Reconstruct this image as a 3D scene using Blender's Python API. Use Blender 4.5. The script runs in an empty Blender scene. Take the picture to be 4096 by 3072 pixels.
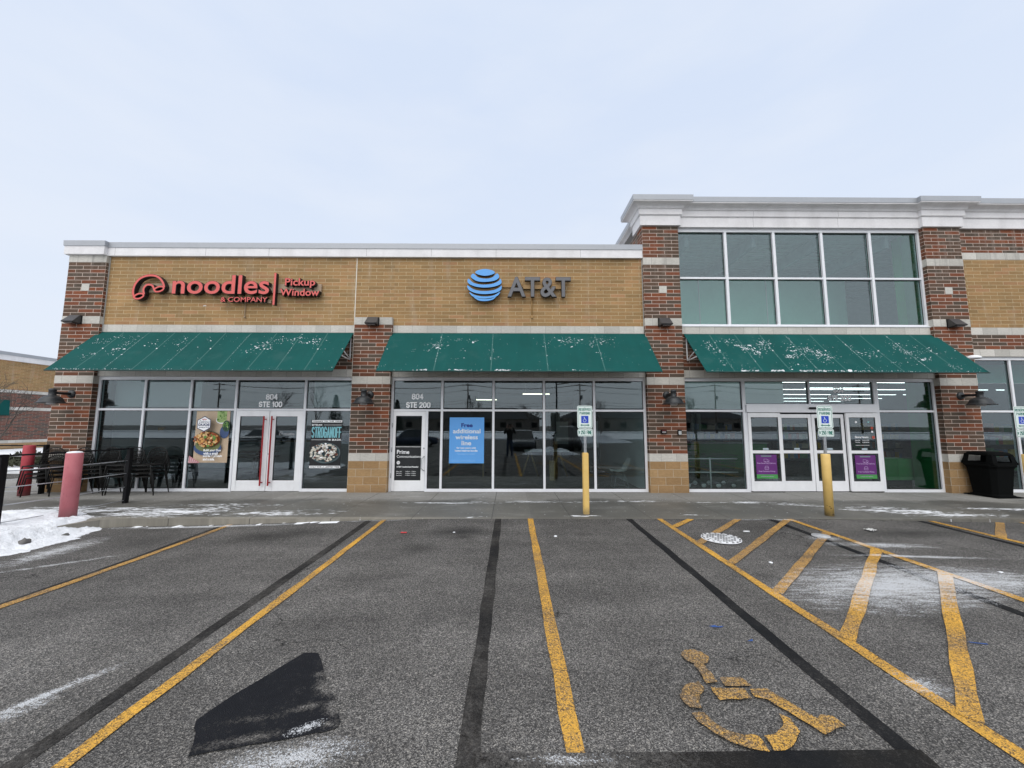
import bpy, bmesh, math, random
from mathutils import Vector, Matrix, noise as mnoise
random.seed(7)
R = math.radians
SC = bpy.context.scene
COL = SC.collection

# ------------------------------------------------------------------ camera
PITCH, ROLL, YAW, D, CAMH = .102918, .0021713, -.0053549, 10.41, 1.78
cam = bpy.data.cameras.new('camera'); cam.sensor_width = 36; cam.lens = 1560 / 4096 * 36
cam.clip_end = 2000; cam.clip_start = .02
co = bpy.data.objects.new('camera', cam); COL.objects.link(co); SC.camera = co
_F = Vector((-math.sin(YAW) * math.cos(PITCH), math.cos(YAW) * math.cos(PITCH), math.sin(PITCH)))
_R = Vector((math.cos(YAW), math.sin(YAW), 0)); _U = _R.cross(_F)
_R2 = _R * math.cos(ROLL) + _U * math.sin(ROLL); _U2 = -_R * math.sin(ROLL) + _U * math.cos(ROLL)
co.matrix_world = Matrix(((_R2.x, _U2.x, -_F.x, 0), (_R2.y, _U2.y, -_F.y, 0), (_R2.z, _U2.z, -_F.z, CAMH), (0, 0, 0, 1)))

# ------------------------------------------------------------------ world, sun, exposure
SUN_EL, SUN_AZ = R(50), R(200)          # azimuth measured clockwise from +Y: behind the camera, a little to the left
W = bpy.data.worlds.new('World'); SC.world = W; W.use_nodes = True
def world():
    nt = W.node_tree; nt.nodes.clear(); N = nt.nodes.new; L = nt.links.new
    out = N('ShaderNodeOutputWorld'); bg = N('ShaderNodeBackground')
    sky = N('ShaderNodeTexSky'); sky.sky_type = 'NISHITA'; sky.sun_disc = False
    sky.sun_elevation = SUN_EL; sky.sun_rotation = SUN_AZ; sky.dust_density = 4
    tc = N('ShaderNodeTexCoord'); sep = N('ShaderNodeSeparateXYZ'); L(tc.outputs['Generated'], sep.inputs[0])
    # overcast cloud deck, colour by elevation (values in sky units, scaled by the strength .1)
    rp = N('ShaderNodeValToRGB'); e = rp.color_ramp.elements
    e[0].position = 0; e[0].color = (.69, .74, .82, 1)
    e[1].position = 1; e[1].color = (1.75, 1.72, 1.68, 1)
    for p, c in ((.25, (.645, .71, .82, 1)), (.45, (.61, .685, .815, 1)), (.65, (.585, .665, .81, 1)), (.80, (.59, .67, .81, 1)), (.90, (1.05, 1.07, 1.1, 1))):
        k = e.new(p); k.color = c
    L(sep.outputs['Z'], rp.inputs[0])
    mp = N('ShaderNodeMapping'); mp.inputs['Scale'].default_value = (1.2, 1.2, 4.0); L(tc.outputs['Generated'], mp.inputs[0])
    nz = N('ShaderNodeTexNoise'); nz.inputs['Scale'].default_value = 2.2; nz.inputs['Detail'].default_value = 5; nz.inputs['Roughness'].default_value = .5
    L(mp.outputs[0], nz.inputs['Vector'])
    mr = N('ShaderNodeMapRange'); mr.inputs['From Min'].default_value = .38; mr.inputs['From Max'].default_value = .66
    L(nz.outputs[0], mr.inputs[0])
    mxn = N('ShaderNodeMix'); mxn.data_type = 'RGBA'; mxn.inputs['B'].default_value = (.70, .745, .825, 1)
    sc = N('ShaderNodeMath'); sc.operation = 'MULTIPLY'; sc.inputs[1].default_value = .5; L(mr.outputs[0], sc.inputs[0])
    L(sc.outputs[0], mxn.inputs['Factor']); L(rp.outputs[0], mxn.inputs['A'])
    # the half of the sky towards the veiled sun is brighter and whiter
    by = N('ShaderNodeMapRange'); by.inputs['From Min'].default_value = .1; by.inputs['From Max'].default_value = -.8
    L(sep.outputs['Y'], by.inputs[0])
    mb_ = N('ShaderNodeMix'); mb_.data_type = 'RGBA'; L(by.outputs[0], mb_.inputs['Factor']); L(mxn.outputs['Result'], mb_.inputs['A'])
    mb_.inputs['B'].default_value = (1.0, 1.05, 1.12, 1)
    ten = N('ShaderNodeVectorMath'); ten.operation = 'SCALE'; ten.inputs['Scale'].default_value = 10; L(mb_.outputs['Result'], ten.inputs[0])
    mix = N('ShaderNodeMix'); mix.data_type = 'RGBA'; mix.inputs['Factor'].default_value = .93
    L(sky.outputs[0], mix.inputs['A']); L(ten.outputs[0], mix.inputs['B'])
    bg.inputs['Strength'].default_value = .1
    L(mix.outputs['Result'], bg.inputs[0]); L(bg.outputs[0], out.inputs[0])
world()
sl = bpy.data.lights.new('sun', 'SUN'); sl.energy = 1.15; sl.angle = R(60); sl.color = (1, .955, .89)
so = bpy.data.objects.new('sun', sl); COL.objects.link(so)
_sd = Vector((math.sin(SUN_AZ) * math.cos(SUN_EL), math.cos(SUN_AZ) * math.cos(SUN_EL), math.sin(SUN_EL)))
so.rotation_euler = _sd.to_track_quat('Z', 'Y').to_euler(); so.location = (0, -20, 30)
SC.view_settings.view_transform = 'Standard'; SC.view_settings.look = 'None'
SC.view_settings.exposure = 0.30; SC.view_settings.gamma = 1
SC.cycles.use_denoising = True
SC.cycles.max_bounces = 8; SC.cycles.transparent_max_bounces = 12
SC.cycles.caustics_reflective = False; SC.cycles.caustics_refractive = False

# ------------------------------------------------------------------ node helpers
class NT:
    def __init__(s, m): s.nt = m.node_tree; s.nt.nodes.clear()
    def n(s, t, **k):
        o = s.nt.nodes.new(t)
        for a, v in k.items(): setattr(o, a, v)
        return o
    def put(s, sock, v):
        if hasattr(v, 'is_output'): s.nt.links.new(v, sock)
        elif v is not None: sock.default_value = v
    def math(s, op, a, b=None, c=None, clamp=False):
        o = s.n('ShaderNodeMath', operation=op, use_clamp=clamp)
        s.put(o.inputs[0], a)
        if b is not None: s.put(o.inputs[1], b)
        if c is not None: s.put(o.inputs[2], c)
        return o.outputs[0]
    def mix(s, f, a, b, blend='MIX'):
        o = s.n('ShaderNodeMix', data_type='RGBA', blend_type=blend)
        s.put(o.inputs[0], f); s.put(o.inputs[6], c4(a)); s.put(o.inputs[7], c4(b)); return o.outputs[2]
    def rng(s, v, a, b, c=0., d=1., smooth=False):
        o = s.n('ShaderNodeMapRange', interpolation_type='SMOOTHSTEP' if smooth else 'LINEAR')
        s.put(o.inputs[0], v)
        for i, q in enumerate((a, b, c, d)): s.put(o.inputs[1 + i], q)
        return o.outputs[0]
    def noise(s, vec, scale, detail=3., rough=.55, dist=0.):
        o = s.n('ShaderNodeTexNoise'); s.put(o.inputs['Vector'], vec); o.inputs['Scale'].default_value = scale
        o.inputs['Detail'].default_value = detail; o.inputs['Roughness'].default_value = rough; o.inputs['Distortion'].default_value = dist
        return o.outputs[0]
    def ramp(s, v, stops, const=False):
        o = s.n('ShaderNodeValToRGB'); r = o.color_ramp; r.interpolation = 'CONSTANT' if const else 'LINEAR'
        r.elements[0].position = stops[0][0]; r.elements[0].color = c4(stops[0][1])
        r.elements[1].position = stops[-1][0]; r.elements[1].color = c4(stops[-1][1])
        for p, c in stops[1:-1]: e = r.elements.new(p); e.color = c4(c)
        s.put(o.inputs[0], v); return o.outputs[0]
    def pos(s): return s.n('ShaderNodeNewGeometry').outputs['Position']
    def uv(s): return s.n('ShaderNodeTexCoord').outputs['UV']
    def map(s, v, scale=(1, 1, 1), loc=(0, 0, 0), rot=(0, 0, 0)):
        o = s.n('ShaderNodeMapping'); s.put(o.inputs[0], v); o.inputs['Scale'].default_value = scale
        o.inputs['Location'].default_value = loc; o.inputs['Rotation'].default_value = rot; return o.outputs[0]
    def xyz(s, v):
        o = s.n('ShaderNodeSeparateXYZ'); s.put(o.inputs[0], v); return o.outputs
    def bump(s, h, strength=.4, dist=.01):
        o = s.n('ShaderNodeBump'); o.inputs['Strength'].default_value = strength; o.inputs['Distance'].default_value = dist
        s.put(o.inputs['Height'], h); return o.outputs[0]
    def out(s, col, rough=.6, metal=0., normal=None, spec=.5, **kw):
        b = s.n('ShaderNodeBsdfPrincipled'); s.put(b.inputs['Base Color'], c4(col)); s.put(b.inputs['Roughness'], rough)
        s.put(b.inputs['Metallic'], metal); s.put(b.inputs['Specular IOR Level'], spec)
        if normal is not None: s.put(b.inputs['Normal'], normal)
        for k, v in kw.items(): s.put(b.inputs[k], c4(v) if 'Color' in k else v)
        o = s.n('ShaderNodeOutputMaterial'); s.nt.links.new(b.outputs[0], o.inputs[0]); return b
def c4(c):
    if isinstance(c, (tuple, list)) and len(c) == 3: return (*c, 1)
    return c
MATS = {}
def newmat(name):
    m = bpy.data.materials.new(name); m.use_nodes = True; MATS[name] = m; return m, NT(m)
def srgb(r, g, b):
    f = lambda v: (v / 255 / 12.92) if v <= 10 else ((v / 255 + .055) / 1.055) ** 2.4
    return (f(r), f(g), f(b))
def plain(name, col, rough=.55, metal=0., var=.18, scale=6., bump=0., spec=.5, grime=0.):
    """a solid colour with a little wear and unevenness of its own"""
    m, t = newmat(name); p = t.pos()
    a = t.noise(p, scale, 4); b = t.noise(p, scale * 9, 2)
    f = t.math('ADD', t.math('MULTIPLY', a, .7), t.math('MULTIPLY', b, .3))
    k = t.rng(f, .3, .7, 1 - var, 1 + var)
    vm = t.n('ShaderNodeVectorMath', operation='SCALE'); t.put(vm.inputs[0], tuple(col)); t.put(vm.inputs['Scale'], k)
    c = vm.outputs[0]
    if grime:
        g = t.rng(t.noise(t.map(p, (1, 1, .25)), 3., 5), .5, .75, 0., grime)
        c = t.mix(g, c, (.16, .14, .12))
    nrm = t.bump(b, bump, .004) if bump else None
    t.out(c, t.rng(a, .3, .7, max(.02, rough - .08), min(1, rough + .1)), metal, nrm, spec); return m
def emit(name, col, strength):
    m, t = newmat(name); e = t.n('ShaderNodeEmission'); e.inputs[0].default_value = c4(col); e.inputs[1].default_value = strength
    o = t.n('ShaderNodeOutputMaterial'); t.nt.links.new(e.outputs[0], o.inputs[0]); return m

def brickmat(name, w, h, mortar, stops, mcol, offset=.5, const=True, var=.16, bump=.6, msize=.005, rough=.85, stain=0.):
    m, t = newmat(name); uv = t.uv(); p = t.pos()
    b = t.n('ShaderNodeTexBrick'); b.offset = offset; b.offset_frequency = 2; b.squash = 1
    t.put(b.inputs['Vector'], uv); b.inputs['Color1'].default_value = (0, 0, 0, 1); b.inputs['Color2'].default_value = (1, 1, 1, 1)
    b.inputs['Mortar'].default_value = (.5, .5, .5, 1); b.inputs['Scale'].default_value = 1; b.inputs['Mortar Size'].default_value = msize
    b.inputs['Mortar Smooth'].default_value = .15; b.inputs['Bias'].default_value = 0; b.inputs['Brick Width'].default_value = w; b.inputs['Row Height'].default_value = h
    tint = t.xyz(b.outputs['Color'])[0]
    col = t.ramp(tint, stops, const)
    n1 = t.noise(t.map(p, (1, 1, 3)), 14, 4, .6); n2 = t.noise(p, 1.1, 4)
    k = t.math('MULTIPLY', t.rng(n1, .25, .75, 1 - var, 1 + var), t.rng(n2, .3, .7, .9, 1.1))
    # every brick also has its own small shift in lightness
    k = t.math('MULTIPLY', k, t.rng(t.math('FRACT', t.math('MULTIPLY', tint, 37.7)), 0, 1, .91, 1.09))
    vm = t.n('ShaderNodeVectorMath', operation='SCALE'); t.put(vm.inputs[0], col); t.put(vm.inputs['Scale'], k)
    mc = t.mix(t.rng(t.noise(p, 5, 3), .3, .7), mcol, tuple(c * .78 for c in mcol))
    c = t.mix(b.outputs['Fac'], vm.outputs[0], mc)
    if stain:
        s = t.rng(t.noise(t.map(p, (2.2, 2.2, .35)), 1.6, 5, .6), .52, .72, 0, stain, True)
        c = t.mix(s, c, (.50, .42, .33))
    px_, py_, pz_ = t.xyz(p); drip = t.math('MULTIPLY', t.rng(t.noise(t.map(p, (5, 5, .3)), 1.4, 5, .65), .50, .70, 0, .42), t.rng(pz_, 5.2, 6.5, 0, 1))
    c = t.mix(drip, c, tuple(v * .45 for v in mcol))
    foot = t.math('MULTIPLY', t.rng(pz_, .0, .22, .45, 0), t.rng(n2, .3, .7, .4, 1)); c = t.mix(foot, c, (.09, .08, .068))
    hgt = t.math('ADD', t.math('MULTIPLY', t.math('SUBTRACT', 1., b.outputs['Fac']), .8), t.math('MULTIPLY', n1, .25))
    t.out(c, rough, 0, t.bump(hgt, bump, .006), .15); return m

RED = brickmat('red_brick', .4064, .1016, .005, [(0, (.102, .078, .060)), (.33, (.120, .078, .056)), (.54, (.155, .068, .042)), (.70, (.190, .070, .040)), (.87, (.225, .078, .040))], (.68, .56, .48), msize=.0060)
TAN = brickmat('tan_brick', .4064, .1016, .005, [(0, (.300, .194, .091)), (.4, (.335, .209, .097)), (.75, (.36, .222, .102)), (1, (.385, .217, .111))], (.62, .50, .31), const=False, var=.12, stain=.22)
BLOCK = brickmat('tan_block', .4064, .2032, .005, [(0, (.345, .215, .105)), (.5, (.39, .25, .125)), (1, (.42, .275, .14))], (.55, .47, .36), const=False, var=.14)
STONE = brickmat('pale_stone', .4064, .2032, .003, [(0, (.51, .49, .445)), (.5, (.55, .53, .485)), (1, (.59, .565, .52))], (.30, .29, .27), offset=0., const=False, var=.12, bump=.5, msize=.0035)
FARRED = brickmat('far_red_brick', .4064, .1016, .006, [(0, (.10, .075, .063)), (.4, (.15, .078, .06)), (.7, (.19, .078, .057))], (.47, .41, .36))
STUCCO = plain('white_stucco', (.80, .785, .79), .9, 0, .09, 2.2, .35, .2, .12)
CAP = plain('grey_metal_cap', (.40, .415, .44), .45, .3, .08, 2)
ALU = plain('aluminium', (.80, .81, .84), .45, 0, .05, 3)
WHITEALU = plain('pale_aluminium_door', (.84, .845, .86), .45, 0, .05, 3, 0, .5, .10)
BLACKMETAL = plain('black_metal', (.006, .006, .007), .6, 0, .3, 9, 0, .15)
LAMPGREY = plain('charcoal_lamp_paint', (.032, .035, .038), .42, .2, .2, 10)
BRONZE = plain('bronze_fixture_paint', (.060, .056, .056), .45, .3, .15, 8)
WHITEPAINT = plain('white_paint', (.72, .72, .72), .5, 0, .06)
BLACKP = plain('black_return', (.010, .008, .009), .5)
SIGNRED = plain('sign_red_face', (.68, .115, .10), .5, 0, .05, 4)
SIGNBLUE = plain('sign_blue_face', (.105, .37, .80), .4, 0, .04, 4)
SIGNGREY = plain('sign_grey_face', (.13, .13, .14), .45, 0, .08, 4)
RACEWAY = plain('taupe_raceway', (.40, .29, .20), .6, 0, .12, 5)
GOLD = plain('gold_raceway', (.36, .21, .07), .5, 0, .12, 5)
REDHANDLE = plain('red_handle', (.33, .010, .014), .35)
STEEL = plain('galvanised_steel', (.42, .44, .46), .4, .6, .15, 20)
SIGNWHITE = plain('sign_white', (.72, .80, .77), .4, 0, .03)
SIGNGREEN = plain('sign_green', (.015, .16, .12), .45, 0, .05)
ISABLUE = plain('sign_blue', (.012, .055, .48), .4, 0, .05)
DECAL = plain('white_decal', (.93, .94, .95), .5, 0, .05)
DARKDECAL = plain('black_film', (.012, .014, .016), .35)
SNOWM = None

# ---- glass: both sides reflect, part of the light passes
def glassmat(name, tint, f0=.062):
    m, t = newmat(name)
    g = t.n('ShaderNodeNewGeometry')
    dt = t.n('ShaderNodeVectorMath', operation='DOT_PRODUCT'); t.put(dt.inputs[0], g.outputs['Incoming']); t.put(dt.inputs[1], g.outputs['Normal'])
    c = t.math('ABSOLUTE', dt.outputs['Value'])
    f = t.math('MULTIPLY_ADD', t.math('POWER', t.math('SUBTRACT', 1., c), 5.), 1 - f0, f0)
    tr = t.n('ShaderNodeBsdfTransparent'); tr.inputs[0].default_value = c4(tint)
    gl = t.n('ShaderNodeBsdfGlossy'); gl.inputs['Roughness'].default_value = 0; gl.inputs[0].default_value = (.90, .96, 1, 1)
    # slight waviness of float glass
    w = t.noise(t.map(t.pos(), (1, 1, .6)), 1.3, 2)
    t.put(gl.inputs['Normal'], t.bump(w, .018, .02))
    mx = t.n('ShaderNodeMixShader'); t.put(mx.inputs[0], f); t.nt.links.new(tr.outputs[0], mx.inputs[1]); t.nt.links.new(gl.outputs[0], mx.inputs[2])
    o = t.n('ShaderNodeOutputMaterial'); t.nt.links.new(mx.outputs[0], o.inputs[0]); return m
GLASS = glassmat('tinted_glass', (.70, .77, .77), .085)
GLASSUP = glassmat('upper_glass', (.82, .92, .90), .092)

# ------------------------------------------------------------------ snow and ground materials
def ell(t, x, y, cx, cy, rx, ry, ang=0):
    a = R(ang); dx = t.math('SUBTRACT', x, cx); dy = t.math('SUBTRACT', y, cy)
    u = t.math('ADD', t.math('MULTIPLY', dx, math.cos(a) / rx), t.math('MULTIPLY', dy, math.sin(a) / rx))
    v = t.math('ADD', t.math('MULTIPLY', dx, -math.sin(a) / ry), t.math('MULTIPLY', dy, math.cos(a) / ry))
    d = t.math('SQRT', t.math('ADD', t.math('MULTIPLY', u, u), t.math('MULTIPLY', v, v)))
    return t.math('SUBTRACT', 1., d, clamp=True)
def maxall(t, l):
    r = l[0]
    for q in l[1:]: r = t.math('MAXIMUM', r, q)
    return r
LOT_SNOW = [(4.35, 4.62, 1.75, .75, 12, 1.), (5.3, 4.75, 1.6, .55, 0, 1.), (5.6, 6.05, 1.0, .16, -4, .9), (5.6, 5.55, 1.3, .07, -3, 1.),
            (5.0, 6.4, .35, .16, 0, .9), (-3.15, 2.85, .55, .07, 62, 1.), (-3.25, 2.55, .5, .12, 60, .8), (-1.2, 2.33, .5, .16, 12, .85), (-1.22, 2.55, .14, .05, 30, .9),
            (2.92, 2.92, .25, .2, -30, .55), (.35, 2.32, .4, .05, 0, .6), (-5.6, 7.50, 2.6, .10, 0, 1.), (-2.6, 7.56, 1.2, .05, 0, .55), (5.2, 7.52, .28, .06, -20, 1.), (4.6, 7.56, .6, .05, 0, .7),
            (7.6, 5.2, .9, .3, 0, .7), (-6.9, 6.2, .35, .9, 0, .8), (-6.2, 5.6, .9, .07, 35, .7), (-6.5, 4.7, .5, .05, 20, .6)]
WALK_SNOW = [(-6.9, 8.15, 1.9, .62, 8, 1.), (-8.2, 8.35, 1.2, .35, 10, 1.), (-4.6, 8.05, 1.6, .36, 6, .75), (-6.2, 8.8, 1.6, .3, 0, .6), (-9.4, 8.4, 1.1, .5, 0, .9),
             (-1.4, 9.1, 1.5, .13, 0, .72), (.6, 9.25, 1.8, .16, 0, .80), (2.7, 9.3, 1.6, .16, 0, .7), (5.3, 9.2, 1.5, .2, 0, .72), (6.6, 8.9, 1.0, .25, -10, .7),
             (8.2, 8.3, 1.5, .5, -14, 1.), (8.9, 7.95, 1.3, .3, 0, .95), (10.8, 8.5, 1.6, .25, -4, .8), (1.45, 7.85, .7, .07, 0, .75), (-.6, 7.75, .5, .12, 25, .55), (3.6, 7.95, .6, .09, -20, .6)]
def group_lot():
    """colour and roughness of the asphalt, with stains and powder snow"""
def asphalt_nodes(t, fine=True):
    p = t.pos(); x, y, z = t.xyz(p)
    flat = t.map(p, (1, 1, 0))
    v = t.n('ShaderNodeTexVoronoi', feature='F1'); t.put(v.inputs['Vector'], flat); v.inputs['Scale'].default_value = 155
    v.inputs['Randomness'].default_value = 1
    cell = t.xyz(v.outputs['Color'])[0]
    v2 = t.n('ShaderNodeTexVoronoi', feature='F1'); t.put(v2.inputs['Vector'], flat); v2.inputs['Scale'].default_value = 88
    cell2 = t.xyz(v2.outputs['Color'])[1]
    st = t.ramp(cell, [(0, (.055, .054, .054)), (.35, (.118, .115, .112)), (.62, (.215, .209, .202)), (.84, (.345, .334, .322)), (1, (.54, .52, .495))])
    st2 = t.ramp(cell2, [(0, (.80, .80, .81)), (.6, (.97, .97, .97)), (.85, (1.12, 1.11, 1.09)), (1, (1.32, 1.30, 1.26))])
    c = t.mix(1., st, st2, 'MULTIPLY')
    edge = t.rng(v.outputs['Distance'], .0, .008, 1.10, .76)          # dark binder between the stones
    vm = t.n('ShaderNodeVectorMath', operation='SCALE'); t.put(vm.inputs[0], c); t.put(vm.inputs['Scale'], edge); c = vm.outputs[0]
    n1 = t.noise(flat, .55, 4, .55); n2 = t.noise(t.map(p, (1, .5, 0)), 2.3, 5, .6)
    k = t.math('MULTIPLY', t.rng(n1, .3, .7, .84, 1.12), t.rng(n2, .3, .72, .82, 1.12))
    # worn wheel lanes along the stalls, damp smears across them, fine branching cracks
    lane = t.noise(t.map(p, (1.5, .16, 0)), 1.0, 3, .5); smear = t.noise(t.map(p, (.45, 1.6, 0), rot=(0, 0, R(4))), 1.2, 6, .62)
    k = t.math('MULTIPLY', k, t.math('MULTIPLY', t.rng(lane, .35, .65, .90, 1.08), t.rng(smear, .33, .68, .72, 1.13)))
    wob = t.n('ShaderNodeVectorMath', operation='ADD'); wn = t.n('ShaderNodeTexNoise'); t.put(wn.inputs['Vector'], flat); wn.inputs['Scale'].default_value = 2.2; wn.inputs['Detail'].default_value = 6
    wsc = t.n('ShaderNodeVectorMath', operation='SCALE'); t.put(wsc.inputs[0], wn.outputs['Color']); wsc.inputs['Scale'].default_value = .9; t.put(wob.inputs[0], flat); t.put(wob.inputs[1], wsc.outputs[0])
    ck = t.n('ShaderNodeTexVoronoi', feature='DISTANCE_TO_EDGE'); t.put(ck.inputs['Vector'], wob.outputs[0]); ck.inputs['Scale'].default_value = .42
    crack = t.math('MULTIPLY', t.rng(ck.outputs['Distance'], .0012, .0042, .75, 0), t.rng(t.noise(flat, .7, 3), .50, .60, 0, 1))
    k = t.math('MULTIPLY', k, t.math('SUBTRACT', 1., crack))
    # oil and wet stains left where engines stand
    oil = maxall(t, [t.math('MULTIPLY', ell(t, x, y, *a), b) for a, b in (((-.85, 6.75, .75, .45, 0), .9), ((-.75, 6.45, .35, .25, 0), .8), ((1.2, 6.6, .25, .15, 0), .5), ((-1.35, 5.9, .4, .3, 0), .6), ((-4.1, 6.7, .9, .5, 0), .75), ((-3.6, 6.9, 1., .4, 0), .55), ((-5.9, 6.6, .8, .5, 20), .6), ((2.6, 4.2, .9, .7, 0), .3), ((6.7, 6.7, 1.2, .4, 0), .6), ((4.4, 7.0, .9, .35, 0), .35), ((-4.6, 4.0, 1.2, .5, 20), .3))])
    oil = t.rng(t.math('ADD', oil, t.math('MULTIPLY', t.math('SUBTRACT', n2, .5), .9)), .05, .75, 0, .62)
    k = t.math('MULTIPLY', k, t.math('SUBTRACT', 1., oil))
    lot = t.rng(y, 1.5, 7.2, 1.08, .82)      # asphalt tone darkens gradually towards the walk, lighter in the foreground
    k = t.math('MULTIPLY', k, lot)
    vm = t.n('ShaderNodeVectorMath', operation='SCALE'); t.put(vm.inputs[0], t.mix(1., c, (1.20, 1.18, 1.155), 'MULTIPLY')); t.put(vm.inputs['Scale'], k)
    return p, x, y, flat, vm.outputs[0], cell, v.outputs['Distance']
def lot_snow(t, x, y, p, flat, cell):
    m = maxall(t, [t.math('MULTIPLY', ell(t, x, y, *a[:5]), a[5]) for a in LOT_SNOW])
    streak = t.noise(t.map(p, (1.4, 6, 0), rot=(0, 0, R(-6))), 2.6, 7, .7)
    grain = t.noise(flat, 70, 2, .6)
    s = t.math('ADD', t.math('MULTIPLY', m, 1.05), t.math('MULTIPLY', t.math('SUBTRACT', streak, .53), 2.2))
    s = t.math('ADD', s, t.math('MULTIPLY', t.math('SUBTRACT', grain, .5), 1.5))
    s = t.math('ADD', s, t.math('MULTIPLY', t.math('SUBTRACT', cell, .5), -.8))
    s = t.math('MULTIPLY', s, t.rng(m, .0, .12, 0, 1))
    crumbs = t.rng(t.noise(flat, 23, 1, .5), .765, .80, 0, .8)
    near = t.rng(y, 5.4, 7.4, .0, 1.)
    return t.math('MAXIMUM', t.rng(s, .36, .74, 0, .85), t.math('MULTIPLY', crumbs, near))
SNOWC = (.80, .82, .85)
def lotmat():
    m, t = newmat('asphalt'); p, x, y, flat, c, cell, dist = asphalt_nodes(t)
    s = lot_snow(t, x, y, p, flat, cell); c = t.mix(s, c, SNOWC)
    t.out(c, t.rng(s, 0, 1, .82, .95), 0, t.bump(t.math('ADD', dist, t.math('MULTIPLY', cell, .004)), .55, .5), .35); return m
LOT = lotmat()
def stripemat(name, col, col2, wearlo, wearhi, patches=None):
    """thin road paint: stones and older surface show through where it is worn"""
    m, t = newmat(name); p, x, y, flat, c, cell, dist = asphalt_nodes(t)
    g = t.noise(flat, 34, 3, .6); b = t.noise(flat, 1.5, 3, .6); q = t.noise(flat, 9, 4, .65)
    wear = t.math('ADD', t.math('MULTIPLY', g, .5), t.math('ADD', t.math('MULTIPLY', b, .55), t.math('MULTIPLY', q, .35)))
    wear = t.math('ADD', wear, t.math('MULTIPLY', t.math('SUBTRACT', .5, cell), .34))
    if patches: wear = t.math('ADD', wear, maxall(t, [t.math('MULTIPLY', ell(t, x, y, *a[:5]), a[5]) for a in patches]))
    w = t.rng(wear, wearlo, wearhi, 0, 1)
    k = t.rng(q, .25, .75, .82, 1.12)
    vm = t.n('ShaderNodeVectorMath', operation='SCALE'); t.put(vm.inputs[0], t.mix(t.rng(b, .3, .7), col, col2)); t.put(vm.inputs['Scale'], k)
    mult = t.mix(.75, tuple(v * .55 for v in col2), c)
    cc = t.mix(w, vm.outputs[0], mult)
    s = lot_snow(t, x, y, p, flat, cell); cc = t.mix(t.math('MULTIPLY', s, .8), cc, SNOWC)
    t.out(cc, .85, 0, t.bump(t.math('ADD', dist, t.math('MULTIPLY', cell, .004)), .4, .4), .12); return m
YEL = stripemat('yellow_road_paint', (.80, .44, .075), (.72, .40, .09), .60, .84)
YELWORN = stripemat('worn_yellow_road_paint', (.70, .40, .11), (.60, .345, .11), .52, .82)
YELSYM = stripemat('worn_yellow_stencil_paint', (.74, .42, .09), (.62, .35, .095), .50, .74)
BLK = stripemat('black_sealer', (.013, .014, .016), (.020, .020, .021), .78, .98)
BLKPATCH = stripemat('patchy_black_sealer', (.012, .013, .017), (.018, .019, .022), .84, .94, [(-1.24, 2.93, .17, .13, -40, .75), (-1.12, 2.72, .12, .09, -50, .6), (-1.30, 2.72, .16, .05, 20, .45), (-1.35, 3.05, .10, .06, 0, .4), (-1.55, 2.46, .35, .06, 14, .45), (-1.6, 2.62, .3, .04, 12, .25), (-1.1, 2.58, .1, .05, 0, .35)])
BLKBAND = stripemat('half_worn_black_sealer', (.013, .014, .016), (.028, .025, .021), .74, .94, [(.35, 2.3, .75, .3, 0, .42)])
BLKWORN = stripemat('worn_black_sealer', (.015, .015, .016), (.030, .027, .024), .56, .92)
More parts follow.
